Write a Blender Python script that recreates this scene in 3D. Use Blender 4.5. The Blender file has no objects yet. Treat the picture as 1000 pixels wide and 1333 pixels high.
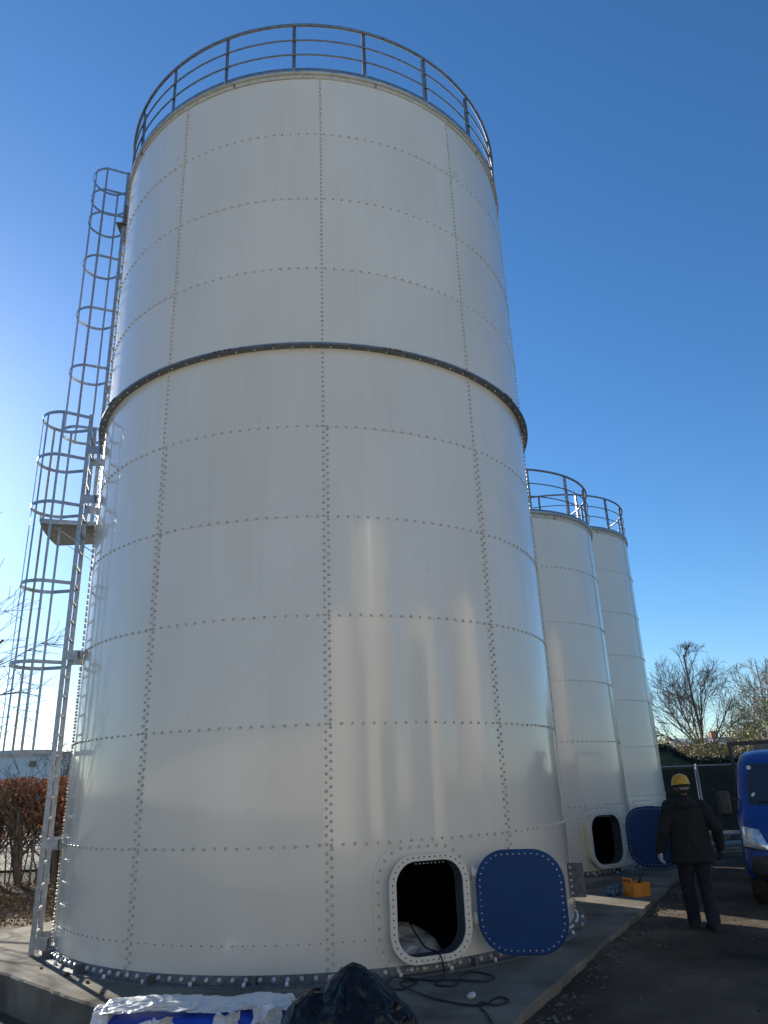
import bpy, bmesh, math, random
from mathutils import Vector, Matrix, noise
from mathutils.bvhtree import BVHTree
R=math.radians; PI=math.pi
random.seed(7)
scene=bpy.context.scene
# ------------------------------------------------------------------ camera
cd=bpy.data.cameras.new('camera'); cam=bpy.data.objects.new('camera',cd); scene.collection.objects.link(cam)
cd.sensor_fit='VERTICAL'; cd.sensor_height=36; cd.lens=956.23*36/1333; cd.clip_start=.05; cd.clip_end=3000
pt,rl=R(20.114),R(-2.216)
fw=Vector((0,math.cos(pt),math.sin(pt))); rt=Vector((1,0,0)); up=rt.cross(fw)
r_=math.cos(rl)*rt+math.sin(rl)*up; u_=-math.sin(rl)*rt+math.cos(rl)*up
m=Matrix((r_,u_,-fw)).transposed().to_4x4(); m.translation=(0,0,1.816); cam.matrix_world=m
scene.camera=cam
# ------------------------------------------------------------------ sky + sun
SUN_TRAVEL=Vector((.62,-.79,0)).normalized(); EL=R(21)
w=bpy.data.worlds.new('World'); scene.world=w; w.use_nodes=True
nt=w.node_tree; nt.nodes.clear()
sky=nt.nodes.new('ShaderNodeTexSky'); sky.sky_type='NISHITA'; sky.sun_disc=False
sky.sun_elevation=EL; sky.sun_rotation=math.atan2(-SUN_TRAVEL.x,-SUN_TRAVEL.y)
sky.air_density=1.0; sky.dust_density=.2; sky.ozone_density=5; sky.altitude=0
bg=nt.nodes.new('ShaderNodeBackground'); bg.inputs['Strength'].default_value=.075
wo=nt.nodes.new('ShaderNodeOutputWorld')
hs=nt.nodes.new('ShaderNodeHueSaturation'); hs.inputs['Saturation'].default_value=1.13; hs.inputs['Hue'].default_value=.500; hs.inputs['Value'].default_value=1.27; nt.links.new(sky.outputs[0],hs.inputs['Color']); nt.links.new(hs.outputs[0],bg.inputs[0]); nt.links.new(bg.outputs[0],wo.inputs[0])
sl=bpy.data.lights.new('sun','SUN'); sl.energy=5.0; sl.angle=R(.5); sl.color=(1,.93,.82)
so=bpy.data.objects.new('sun',sl); scene.collection.objects.link(so)
d=(SUN_TRAVEL*math.cos(EL)+Vector((0,0,-math.sin(EL)))); so.rotation_euler=d.to_track_quat('-Z','Y').to_euler()
scene.view_settings.view_transform='Standard'; scene.view_settings.look='None'
scene.view_settings.exposure=.9; scene.view_settings.gamma=1
scene.cycles.max_bounces=8; scene.cycles.use_denoising=True

# ------------------------------------------------------------------ materials
def mat(name,base,rough=.6,metal=0,c2=None,scale=5,detail=4,bump=0,bscale=None,spec=.5,stretch=None,contrast=(.35,.65),coat=0,island=0,trans=0,bdist=.02,stain=None):
    m=bpy.data.materials.new(name); m.use_nodes=True; n=m.node_tree.nodes; l=m.node_tree.links
    b=n['Principled BSDF']; b.inputs['Roughness'].default_value=rough; b.inputs['Metallic'].default_value=metal
    b.inputs['Specular IOR Level'].default_value=spec; b.inputs['Base Color'].default_value=(*base,1)
    b.inputs['Coat Weight'].default_value=coat
    if trans: b.inputs['Transmission Weight'].default_value=trans
    tc=n.new('ShaderNodeTexCoord'); vec=tc.outputs['Object']
    if stretch:
        mp=n.new('ShaderNodeMapping'); mp.inputs['Scale'].default_value=stretch; l.new(vec,mp.inputs[0]); vec=mp.outputs[0]
    if c2:
        nz=n.new('ShaderNodeTexNoise'); nz.inputs['Scale'].default_value=scale; nz.inputs['Detail'].default_value=detail; l.new(vec,nz.inputs['Vector'])
        cr=n.new('ShaderNodeValToRGB'); cr.color_ramp.elements[0].position=contrast[0]; cr.color_ramp.elements[1].position=contrast[1]
        cr.color_ramp.elements[0].color=(*base,1); cr.color_ramp.elements[1].color=(*c2,1)
        l.new(nz.outputs['Fac'],cr.inputs[0]); out=cr.outputs[0]
        if stain:
            n2=n.new('ShaderNodeTexNoise'); n2.inputs['Scale'].default_value=stain[1]; n2.inputs['Detail'].default_value=6; l.new(tc.outputs['Object'],n2.inputs['Vector'])
            c3=n.new('ShaderNodeValToRGB'); c3.color_ramp.elements[0].position=.5; c3.color_ramp.elements[1].position=.68
            l.new(n2.outputs['Fac'],c3.inputs[0])
            mx=n.new('ShaderNodeMix'); mx.data_type='RGBA'; mx.inputs[7].default_value=(*stain[0],1)
            l.new(c3.outputs[0],mx.inputs[0]); l.new(out,mx.inputs[6]); out=mx.outputs[2]
        if island:
            g=n.new('ShaderNodeNewGeometry'); mr=n.new('ShaderNodeMapRange'); mr.inputs[3].default_value=1-island; mr.inputs[4].default_value=1+island
            l.new(g.outputs['Random Per Island'],mr.inputs[0]); vm=n.new('ShaderNodeVectorMath'); vm.operation='SCALE'
            l.new(out,vm.inputs[0]); l.new(mr.outputs[0],vm.inputs['Scale']); out=vm.outputs[0]
        l.new(out,b.inputs['Base Color'])
    if bump:
        nb=n.new('ShaderNodeTexNoise'); nb.inputs['Scale'].default_value=bscale or scale*3; nb.inputs['Detail'].default_value=6; l.new(vec,nb.inputs['Vector'])
        bp=n.new('ShaderNodeBump'); bp.inputs['Strength'].default_value=bump; bp.inputs['Distance'].default_value=bdist
        l.new(nb.outputs['Fac'],bp.inputs['Height']); l.new(bp.outputs[0],b.inputs['Normal'])
    return m
M={}
M['enamel']=mat('white_enamel',(.65,.59,.485),.13,c2=(.70,.645,.54),scale=1.2,stretch=(1,1,.35),bump=.12,bscale=1.1,bdist=.03,spec=.4,contrast=(.3,.7),island=.028)
def weather_enamel():
    m=M['enamel']; n=m.node_tree.nodes; l=m.node_tree.links; b=n['Principled BSDF']
    tc=n.new('ShaderNodeTexCoord'); mp=n.new('ShaderNodeMapping'); mp.inputs['Scale'].default_value=(9,9,.5); l.new(tc.outputs['Object'],mp.inputs[0])
    nz=n.new('ShaderNodeTexNoise'); nz.inputs['Scale'].default_value=1; nz.inputs['Detail'].default_value=5; l.new(mp.outputs[0],nz.inputs['Vector'])
    cr=n.new('ShaderNodeMapRange'); cr.inputs[1].default_value=.54; cr.inputs[2].default_value=.75; cr.inputs[4].default_value=.10; l.new(nz.outputs['Fac'],cr.inputs[0])
    old=b.inputs['Base Color'].links[0].from_socket; mx=n.new('ShaderNodeMix'); mx.data_type='RGBA'; mx.inputs[7].default_value=(.40,.36,.27,1)
    l.new(cr.outputs[0],mx.inputs[0]); l.new(old,mx.inputs[6]); l.new(mx.outputs[2],b.inputs['Base Color'])
    n2=n.new('ShaderNodeTexNoise'); n2.inputs['Scale'].default_value=2.2; n2.inputs['Detail'].default_value=5; l.new(tc.outputs['Object'],n2.inputs['Vector'])
    r=n.new('ShaderNodeMapRange'); r.inputs[1].default_value=0; r.inputs[2].default_value=1; r.inputs[3].default_value=.22; r.inputs[4].default_value=.42; l.new(n2.outputs['Fac'],r.inputs[0]); l.new(r.outputs[0],b.inputs['Roughness'])
    b.inputs['Coat Weight'].default_value=.75; b.inputs['Coat Roughness'].default_value=.08; b.inputs['Coat IOR'].default_value=1.55
weather_enamel()
M['inside']=mat('enamel_inside_shade',(.06,.065,.075),.5,c2=(.08,.085,.095),scale=2)  # white enamel darkened, so the colour carries the shade inside the tank
M['cap']=mat('bolt_cap',(.46,.435,.36),.45,c2=(.54,.51,.43),scale=8)
M['darkhole']=mat('black_bolt_and_hole_shade',(.02,.02,.02),.7)  # black for dark bolts and for discs painting the shade in holes
M['galv']=mat('galvanised_steel',(.25,.27,.29),.42,metal=.6,c2=(.36,.38,.40),scale=14,bump=.08,bscale=40)
M['galv_dark']=mat('dark_galvanised_steel',(.12,.14,.17),.45,metal=.5,c2=(.19,.21,.24),scale=14,bump=.08)
M['galv_dull']=mat('weathered_galvanised_steel',(.10,.10,.10),.6,metal=.3,c2=(.17,.17,.165),scale=18,bump=.1)
M['boltsteel']=mat('zinc_bolt',(.62,.62,.60),.4,metal=.5)
M['bluepaint']=mat('blue_hatch_paint',(.002,.036,.12),.5,c2=(.003,.044,.145),scale=2.5,stretch=(.6,.6,5),bump=.08,bscale=30,spec=.25)
M['concrete']=mat('concrete',(.13,.112,.085),.95,c2=(.21,.188,.145),scale=1.6,detail=8,bump=.35,bscale=18,stain=((.065,.056,.044),.9),spec=.2)
M['dirt']=mat('dirt',(.052,.038,.025),.97,c2=(.13,.098,.066),scale=.9,detail=10,bump=.8,bscale=7,bdist=.05,contrast=(.3,.7),stain=((.025,.02,.016),.35),spec=.15)
M['stone']=mat('stone',(.045,.038,.03),.95,c2=(.12,.10,.08),scale=3,bump=.4,island=.4)
M['litter']=mat('leaf_litter',(.13,.075,.035),.9,c2=(.26,.17,.08),scale=2,island=.5)
M['bark']=mat('bark',(.085,.07,.055),.9,c2=(.15,.125,.10),scale=6,bump=.4)
M['barkpale']=mat('pale_bark',(.26,.22,.17),.9,c2=(.34,.29,.22),scale=6,bump=.4)
M['beech']=mat('copper_beech_leaf',(.24,.085,.038),.8,c2=(.38,.17,.08),scale=3,island=.5)
M['leafdark']=mat('dark_leaf',(.012,.02,.010),.7,c2=(.03,.042,.018),scale=3,island=.5)
M['leafyell']=mat('spring_leaf',(.22,.20,.08),.7,c2=(.36,.31,.13),scale=2,island=.5)
M['whitewall']=mat('pale_blue_cladding',(.80,.78,.73),.6,c2=(.84,.82,.77),scale=.4,bump=.1)
M['roofgrey']=mat('grey_roof',(.25,.26,.28),.7,c2=(.3,.31,.33),scale=1)
M['brick']=mat('brick',(.26,.11,.07),.9,c2=(.33,.16,.1),scale=6,bump=.3)
M['cream']=mat('cream_render',(.62,.57,.47),.8,c2=(.68,.63,.53),scale=2,bump=.1)
M['glassdark']=mat('window_glass',(.02,.025,.03),.08,spec=.8)
M['vanblue']=mat('blue_van_paint',(.002,.032,.20),.35,c2=(.003,.038,.225),scale=3,coat=.35)
M['blackplastic']=mat('black_plastic',(.018,.018,.02),.5,c2=(.03,.03,.032),scale=12,bump=.1)
M['rubber']=mat('tyre_rubber',(.016,.016,.016),.8,c2=(.03,.028,.025),scale=10,bump=.3)
M['lens']=mat('headlight_lens',(.75,.77,.78),.12,metal=.55,c2=(.45,.47,.48),scale=14)
M['rim']=mat('wheel_rim',(.35,.36,.37),.4,metal=.6)
M['jacket']=mat('black_jacket_cloth',(.0035,.004,.005),.9,c2=(.0065,.007,.008),scale=9,bump=.5,bscale=14)
M['trouser']=mat('navy_trouser_cloth',(.006,.008,.015),.95,c2=(.011,.013,.022),scale=8,bump=.5,bscale=16)
M['boot']=mat('boot_leather',(.008,.007,.006),.8,c2=(.014,.012,.01),scale=14)
M['glove']=mat('grey_work_glove',(.30,.31,.32),.9,c2=(.38,.39,.40),scale=30,bump=.3)
M['gloveblack']=mat('black_work_glove',(.02,.02,.022),.9)
M['skin']=mat('skin',(.42,.24,.17),.55,c2=(.48,.28,.2),scale=9)
M['hair']=mat('hair',(.03,.022,.016),.8)
M['helmet']=mat('yellow_helmet_plastic',(.40,.21,.005),.35,c2=(.45,.25,.008),scale=4)
M['orange']=mat('orange_plastic',(.72,.27,.02),.5,c2=(.62,.21,.018),scale=9)
M['teal']=mat('blue_tool_bag_cloth',(.02,.06,.11),.8,c2=(.10,.17,.23),scale=22,bump=.4,contrast=(.45,.6))
M['blackbag']=mat('black_bin_liner',(.004,.004,.0045),.3,c2=(.007,.007,.007),scale=3,bump=.7,bscale=9,spec=.32)
M['sheet']=mat('white_plastic_sheet',(.56,.56,.54),.42,c2=(.62,.62,.60),scale=5,bump=.2,bscale=14,bdist=.02,trans=.25)
M['bluefoam']=mat('blue_plastic',(.01,.05,.36),.4,c2=(.012,.065,.42),scale=4,bump=.2)
M['cable']=mat('black_cable',(.012,.012,.013),.5)
M['cardboard']=mat('brown_board',(.20,.14,.08),.9,c2=(.26,.19,.12),scale=6)
M['fencemetal']=mat('fence_steel',(.28,.30,.32),.5,metal=.5)
M['net']=mat('dark_fence_net',(.012,.017,.013),.9,c2=(.02,.026,.02),scale=4)
M['bounce_yard']=mat('pale_bounce_yard',(.34,.30,.235),.9,c2=(.42,.375,.30),scale=.5,bump=.2)  # for the pale ground added behind the camera as a warm reflector
M['grass']=mat('grass',(.03,.038,.014),.9,c2=(.06,.065,.025),scale=2,island=.4)

# ------------------------------------------------------------------ mesh builder
class MB:
    def __init__(s): s.v=[];s.f=[];s.mi=[];s.mats=[];s.sm=[]
    def mid(s,mk):
        if mk not in s.mats: s.mats.append(mk)
        return s.mats.index(mk)
    def add(s,vs,fs,mk,smooth=False):
        o=len(s.v); i=s.mid(mk); s.v.extend(Vector(v) for v in vs)
        for f in fs: s.f.append([a+o for a in f]); s.mi.append(i); s.sm.append(smooth)
    def box(s,c,h,mk,rot=None,bev=0):
        c=Vector(c); hx,hy,hz=h
        if bev:
            b=min(bev,hx*.9,hy*.9,hz*.9); bm=bmesh.new(); bmesh.ops.create_cube(bm,size=2)
            bmesh.ops.scale(bm,vec=(hx,hy,hz),verts=bm.verts); bmesh.ops.bevel(bm,geom=bm.edges[:],offset=b,segments=2,affect='EDGES',profile=.5)
            vs=[v.co.copy() for v in bm.verts]; bm.verts.index_update(); fs=[[v.index for v in f.verts] for f in bm.faces]; bm.free()
        else:
            vs=[Vector((x*hx,y*hy,z*hz)) for x in(-1,1) for y in(-1,1) for z in(-1,1)]
            fs=[(0,1,3,2),(4,6,7,5),(0,4,5,1),(2,3,7,6),(0,2,6,4),(1,5,7,3)]
        if rot is not None: vs=[rot@v for v in vs]
        s.add([v+c for v in vs],fs,mk)
    def tube(s,pts,rad,mk,n=8,cap=True,closed=False,ell=None,smooth=True):
        pts=[Vector(p) for p in pts]; N=len(pts); rads=rad if isinstance(rad,(list,tuple)) else [rad]*N
        vs=[];prev=None
        for i,p in enumerate(pts):
            if closed: t=pts[(i+1)%N]-pts[i-1]
            else: t=pts[min(i+1,N-1)]-pts[max(i-1,0)]
            t.normalize()
            if prev is None:
                a=Vector((0,0,1)) if abs(t.z)<.9 else Vector((1,0,0)); x=t.cross(a).normalized()
            else:
                x=prev-t*prev.dot(t); x.normalize()
            prev=x; y=t.cross(x)
            for k in range(n):
                an=2*PI*k/n+(PI/n if n==4 else 0); e=ell or (1,1)
                vs.append(p+rads[i]*(x*math.cos(an)*e[0]+y*math.sin(an)*e[1]))
        fs=[]
        for i in range(N if closed else N-1):
            j=(i+1)%N
            for k in range(n): fs.append((i*n+k,i*n+(k+1)%n,j*n+(k+1)%n,j*n+k))
        if cap and not closed: fs.append(tuple(range(n-1,-1,-1))); fs.append(tuple((N-1)*n+k for k in range(n)))
        s.add(vs,fs,mk,smooth and n>4)
    def strip(s,pts,nrm,wd,th,mk,closed=False):
        """flat bar along pts: width wd along nrm[i], thickness th perpendicular"""
        pts=[Vector(p) for p in pts];N=len(pts);vs=[]
        for i,p in enumerate(pts):
            t=(pts[(i+1)%N]-pts[i-1]) if closed else pts[min(i+1,N-1)]-pts[max(i-1,0)]
            t.normalize(); a=Vector(nrm[i] if isinstance(nrm,list) else nrm); a=(a-t*a.dot(t)).normalized(); b=t.cross(a)
            vs+= [p+a*wd/2+b*th/2,p+a*wd/2-b*th/2,p-a*wd/2-b*th/2,p-a*wd/2+b*th/2]
        fs=[]
        for i in range(N if closed else N-1):
            j=(i+1)%N
            for k in range(4): fs.append((i*4+k,i*4+(k+1)%4,j*4+(k+1)%4,j*4+k))
        if not closed: fs+=[(3,2,1,0),tuple((N-1)*4+k for k in range(4))]
        s.add(vs,fs,mk)
    def sphere(s,c,r,mk,n=12,m=8,smooth=True):
        c=Vector(c); r=(r,r,r) if not isinstance(r,(tuple,list)) else r; vs=[c+Vector((0,0,r[2]))]
        for i in range(1,m):
            t=PI*i/m
            for k in range(n):
                a=2*PI*k/n; vs.append(c+Vector((r[0]*math.sin(t)*math.cos(a),r[1]*math.sin(t)*math.sin(a),r[2]*math.cos(t))))
        vs.append(c-Vector((0,0,r[2]))); fs=[]
        for k in range(n): fs.append((0,1+k,1+(k+1)%n))
        for i in range(m-2):
            for k in range(n): a=1+i*n+k;b=1+i*n+(k+1)%n; fs.append((a,a+n,b+n,b))
        e=1+(m-1)*n
        for k in range(n): fs.append((e,e-n+(k+1)%n,e-n+k))
        s.add(vs,fs,mk,smooth)
    def bolt(s,p,n,mk,r=.019,h=.018,sides=6):
        n=Vector(n).normalized(); a=Vector((0,0,1)) if abs(n.z)<.9 else Vector((1,0,0)); x=n.cross(a).normalized(); y=n.cross(x); p=Vector(p)
        vs=[]
        for rr,hh in ((r,-.002),(r,h*.5),(r*.6,h)):
            for k in range(sides):
                t=2*PI*k/sides; vs.append(p+n*hh+rr*(x*math.cos(t)+y*math.sin(t)))
        fs=[]
        for i in range(2):
            for k in range(sides): fs.append((i*sides+k,i*sides+(k+1)%sides,(i+1)*sides+(k+1)%sides,(i+1)*sides+k))
        fs.append(tuple(2*sides+k for k in range(sides))); s.add(vs,fs,mk)
    def build(s,name,parent=None,fix=True):
        me=bpy.data.meshes.new(name); me.from_pydata(s.v,[],s.f)
        for k in s.mats: me.materials.append(M[k])
        me.polygons.foreach_set('material_index',s.mi); me.polygons.foreach_set('use_smooth',s.sm); me.update()
        if fix:
            bm=bmesh.new(); bm.from_mesh(me); bmesh.ops.recalc_face_normals(bm,faces=bm.faces); bm.to_mesh(me); bm.free()
        o=bpy.data.objects.new(name,me); scene.collection.objects.link(o)
        if parent: o.parent=parent
        return o
def empty(name,loc=(0,0,0),rz=0,parent=None):
    o=bpy.data.objects.new(name,None); scene.collection.objects.link(o); o.location=loc; o.rotation_euler=(0,0,rz); o.empty_display_size=.2
    if parent: o.parent=parent
    return o
def tag(o,label=None,cat=None,group=None,kind=None):
    if label: o['label']=label
    if cat: o['category']=cat
    if group: o['group']=group
    if kind: o['kind']=kind
    return o
def rot3(fwd,upv=(0,0,1)):
    """columns: x = right, y = fwd, z = up"""
    f=Vector(fwd).normalized(); x=f.cross(Vector(upv)).normalized(); z=x.cross(f); return Matrix((x,f,z)).transposed()
def remesh(o,vox,smooth=4,disp=0,dscale=.1,dec=None,seed=0):
    md=o.modifiers.new('r','REMESH'); md.mode='VOXEL'; md.voxel_size=vox; md.use_smooth_shade=True
    ms=o.modifiers.new('s','SMOOTH'); ms.iterations=smooth; ms.factor=.5
    dg=bpy.context.evaluated_depsgraph_get(); me=bpy.data.meshes.new_from_object(o.evaluated_get(dg))
    o.modifiers.clear(); mats=list(o.data.materials); o.data=me; me.materials.clear()
    for mm in mats: me.materials.append(mm)
    if disp:
        me.update(); ns=[v.normal.copy() for v in me.vertices]
        for v,nn in zip(me.vertices,ns):
            q=v.co/dscale+Vector((seed*7.3,0,0)); t=noise.noise(q)+.5*noise.noise(q*2.1); t2=1-2*abs(noise.noise(q*.8+Vector((5,5,5))))
            v.co+=nn*disp*(t*.6+t2*.5)
    for p in me.polygons: p.use_smooth=True
    me.update(); return o
def crumple(o,amp,cell,seed=0,amp2=.5):
    me=o.data; me.update(); ns=[v.normal.copy() for v in me.vertices]
    def cr(p):
        dd,pp=noise.voronoi(p); c=pp[0]; g=Vector((noise.noise(c*3.1+Vector((1,2,3))),noise.noise(c*3.7+Vector((7,1,5))),noise.noise(c*4.3+Vector((2,9,4)))))*3
        return (p-c).dot(g)
    for v,nn in zip(me.vertices,ns):
        q=v.co/cell+Vector((seed*5.1,0,0)); v.co+=nn*amp*(cr(q)+amp2*cr(q*2.3))
    for p in me.polygons: p.use_smooth=False
    me.update(); return o
def rrect(w,h,r,n=8):
    """rounded rect outline centred at 0, ccw, w/h full size"""
    pts=[]
    for cx,cz,a0 in ((w/2-r,h/2-r,0),(-w/2+r,h/2-r,90),(-w/2+r,-h/2+r,180),(w/2-r,-h/2+r,270)):
        for k in range(n+1):
            a=R(a0+90*k/n); pts.append((cx+r*math.cos(a),cz+r*math.sin(a)))
    return pts

# ------------------------------------------------------------------ ground
def sstep(a,b,x): t=max(0,min(1,(x-a)/(b-a))); return t*t*(3-2*t)
def gz(x,y):
    s=-.678*(x+2.75)-.735*(y-7.74)
    z=-.06-.29*sstep(-.8,-.1,s)
    dd=math.hypot(x,y-8)
    if dd<60: z+=.035*noise.noise(Vector((x*.45,y*.45,3)))+.018*noise.noise(Vector((x*1.7,y*1.7,1)))
    z-=.12*sstep(3,1,y)
    return z
def ground():
    xs=[];v=0
    def axis(c,fine,step,far):
        a=[];t=0
        while t<fine: a.append(t);t+=step
        s=step
        while t<far: a.append(t); s*=1.22; t+=s
        a.append(far); return sorted(set([c-q for q in a]+[c+q for q in a]))
    X=axis(1,11,.14,900); Y=axis(12,11,.14,900)
    vs=[(x,y,gz(x,y)) for y in Y for x in X]; n=len(X)
    fs=[(j*n+i,j*n+i+1,(j+1)*n+i+1,(j+1)*n+i) for j in range(len(Y)-1) for i in range(n-1)]
    b=MB(); b.add(vs,fs,'dirt',True); o=b.build('ground',fix=False); tag(o,kind='structure')
ground()
# concrete slab with slightly irregular edge
def slab():
    P=[Vector((-.015,5.22)),Vector((12.2,28.1)),Vector((4.1,30.3)),Vector((-6.2,10.9))]
    out=[]
    for i in range(4):
        a,b_=P[i],P[(i+1)%4]; n=int((b_-a).length/.12)
        e=(b_-a).normalized(); nn=Vector((e.y,-e.x))
        for k in range(n):
            p=a+(b_-a)*k/n; j=.03*noise.noise(Vector((p.x*1.1,p.y*1.1,0)))+.022*noise.noise(Vector((p.x*6,p.y*6,4)))
            out.append(p+nn*j)
    c=Vector((2.5,18)); b=MB(); N=len(out)
    ins=[p+(c-p).normalized()*.018 for p in out]
    vs=[(p.x,p.y,0) for p in ins]+[(p.x,p.y,-.018) for p in out]+[(p.x,p.y,-.7) for p in out]
    fs=[tuple(range(N))]
    for k in range(N):
        j=(k+1)%N; fs+=[(k,j,N+j,N+k),(N+k,N+j,2*N+j,2*N+k)]
    b.add(vs,fs,'concrete'); o=b.build('concrete_slab'); tag(o,'large pale concrete base slab carrying the three white silos','concrete slab')
slab()

# ------------------------------------------------------------------ silo
P=1.2
def cyl(Rr,a,z): return Vector((Rr*math.sin(a),-Rr*math.cos(a),z))
def nrm(a): return Vector((math.sin(a),-math.cos(a),0))
def make_silo(name,loc,Rad,rows,pz,ncol,phi,girder=None,double_below=0,postphase=0,nposts=20,hatch=None,bracket_ang=None,lod=1):
    """phi = angle of one seam; hatch = dict(col angle centre, z0,z1,width, cover pos...)"""
    root=empty(name,loc); H=rows*pz; dl=2*PI/ncol
    b=MB(); seg=18 if lod else 12
    off=lambda i,j: .0035*((i+j)%2)
    hc=hatch['ang'] if hatch else None
    for j in range(rows):
        for i in range(ncol):
            a0=phi+i*dl-.006; a1=phi+(i+1)*dl+.018; z0=j*pz-.0; z1=(j+1)*pz+(.04 if j<rows-1 else 0); Rp=Rad+.004+off(i,j)
            ph=random.random()*6; am=.0011
            def rr(a,z):
                t=(a-a0)/(a1-a0); return Rp+am*math.sin(ph+5.1*t+z*1.1)*math.sin(PI*min(max(t,0),1))
            am_=(a0+a1)/2
            if hatch and j==0:
                dd=(am_-hc+PI)%(2*PI)-PI
                if abs(dd)<dl/2:
                    # panel with a rounded opening
                    base=rrect(hatch['w'],hatch['h'],hatch['r'],8); N=len(base); zc=hatch['z']
                    a_c=hc+round((am_-hc)/(2*PI))*2*PI
                    rings=[]
                    Wl=(a0-a_c)*Rad; Wr=(a1-a_c)*Rad; Hb=z0-zc; Ht=z1-zc
                    def outer(p):
                        x,z=p; s=[]
                        if x>1e-6: s.append(Wr/x)
                        if x<-1e-6: s.append(Wl/x)
                        if z>1e-6: s.append(Ht/z)
                        if z<-1e-6: s.append(Hb/z)
                        k=min(s); return (x*k,z*k)
                    outp=[outer(p) for p in base]
                    for cx,cz in ((Wr,Ht),(Wl,Ht),(Wl,Hb),(Wr,Hb)):
                        kk=min(range(N),key=lambda q:(outp[q][0]-cx)**2+(outp[q][1]-cz)**2); outp[kk]=(cx,cz)
                    K=16
                    vs=[]
                    for k in range(K+1):
                        t=k/K
                        for q in range(N):
                            x=base[q][0]*(1-t)+outp[q][0]*t; z=base[q][1]*(1-t)+outp[q][1]*t
                            vs.append(cyl(Rp,a_c+x/Rad,zc+z))
                    fs=[(k*N+q,k*N+(q+1)%N,(k+1)*N+(q+1)%N,(k+1)*N+q) for k in range(K) for q in range(N)]
                    b.add(vs,fs,'enamel',True)
                    o=len(vs); vs2=[cyl(Rp,a_c+x/Rad,zc+z) for x,z in outp]+[cyl(Rp-.006,a_c+x/Rad,zc+z) for x,z in outp]
                    b.add(vs2,[(q,(q+1)%N,N+(q+1)%N,N+q) for q in range(N)],'enamel')
                    continue
            nz=4; vs=[];
            for k in range(nz+1):
                for q in range(seg+1):
                    a=a0+(a1-a0)*q/seg; z=z0+(z1-z0)*k/nz; vs.append(cyl(rr(a,z),a,z))
            n=seg+1; fs=[(k*n+q,k*n+q+1,(k+1)*n+q+1,(k+1)*n+q) for k in range(nz) for q in range(seg)]
            b.add(vs,fs,'enamel',True)
            # folded edges
            edge=[(a0+(a1-a0)*q/seg,z0) for q in range(seg+1)]+[(a1,z0+(z1-z0)*k/nz) for k in range(1,nz+1)]+[(a0+(a1-a0)*q/seg,z1) for q in range(seg-1,-1,-1)]+[(a0,z0+(z1-z0)*k/nz) for k in range(nz-1,0,-1)]
            N=len(edge); vs=[cyl(rr(a,z),a,z) for a,z in edge]+[cyl(Rp-.006,a,z) for a,z in edge]
            b.add(vs,[(q,(q+1)%N,N+(q+1)%N,N+q) for q in range(N)],'enamel')
    def inhatch(a,z,mg=.0):
        if not hatch: return False
        x=((a-hc+PI)%(2*PI)-PI)*Rad; return abs(x)<hatch['w']/2+.2+mg and abs(z-hatch['z'])<hatch['h']/2+.17+mg
    # bolts on the laps
    jit=lambda s:random.uniform(-s,s)
    for j in range(1,rows+1):
        z=j*pz+.02 if j<rows else H-.05
        nb=int(Rad*dl/.12)
        for i in range(ncol):
            for k in range(nb):
                a=phi+(i+(k+.5)/nb)*dl
                if inhatch(a,z): continue
                b.bolt(cyl(Rad+.006,a,z+jit(.003)),nrm(a)+Vector((jit(.08),jit(.08),jit(.08))),'cap',r=random.uniform(.015,.018))
    for i in range(ncol):
        for j in range(rows):
            dbl=j<double_below; cols=((.035,0),(.085,.5)) if dbl else ((.035,0),)
            nb=14 if dbl else 17
            for cx,sh in cols:
                for k in range(nb):
                    z=(j+(k+.3+sh)/nb)*pz; a=phi+i*dl+cx/Rad-.006
                    if z>H-.06 or inhatch(a,z): continue
                    b.bolt(cyl(Rad+.006,a+jit(.0006),z+jit(.002)),nrm(a)+Vector((jit(.08),jit(.08),jit(.08))),'cap',r=random.uniform(.016,.019),h=.022)
    # row of black discs near the foot, in place of the shade in small holes
    for i in range(ncol):
        nb=int(Rad*dl/.105)
        for k in range(nb):
            a=phi+(i+(k+.5)/nb)*dl; z=.335
            if inhatch(a,z,-.02): continue
            b.bolt(cyl(Rad+.0055,a,z),nrm(a),'darkhole',r=.008,h=.003)
    sh=b.build('wall_panels',root,fix=False)
    # inner lining closing the tank
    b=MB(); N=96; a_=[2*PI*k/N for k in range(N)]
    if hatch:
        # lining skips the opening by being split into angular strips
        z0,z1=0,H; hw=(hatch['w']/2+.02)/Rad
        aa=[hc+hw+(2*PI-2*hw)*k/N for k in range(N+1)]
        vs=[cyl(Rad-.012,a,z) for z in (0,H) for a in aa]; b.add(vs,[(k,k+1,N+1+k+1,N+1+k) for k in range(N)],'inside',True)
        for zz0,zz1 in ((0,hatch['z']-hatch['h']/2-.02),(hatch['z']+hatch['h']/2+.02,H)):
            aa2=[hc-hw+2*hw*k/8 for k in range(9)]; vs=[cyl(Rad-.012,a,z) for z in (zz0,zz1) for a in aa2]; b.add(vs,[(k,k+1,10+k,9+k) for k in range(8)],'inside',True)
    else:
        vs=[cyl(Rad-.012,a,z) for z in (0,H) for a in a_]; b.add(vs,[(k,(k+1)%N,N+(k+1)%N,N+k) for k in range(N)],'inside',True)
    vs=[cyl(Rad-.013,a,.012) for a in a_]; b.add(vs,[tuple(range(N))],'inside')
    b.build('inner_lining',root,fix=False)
    # roof cone
    b=MB(); vs=[cyl(Rad-.01,a,H-.02) for a in a_]+[Vector((0,0,H+.12))]; b.add(vs,[(k,(k+1)%N,N) for k in range(N)],'galv'); b.build('roof',root)
    # base ring + bolts
    b=MB(); prof=[(Rad+.0085,.085),(Rad+.021,.085),(Rad+.026,.08),(Rad+.03,.012),(Rad+.15,.012),(Rad+.15,.001)]
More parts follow.
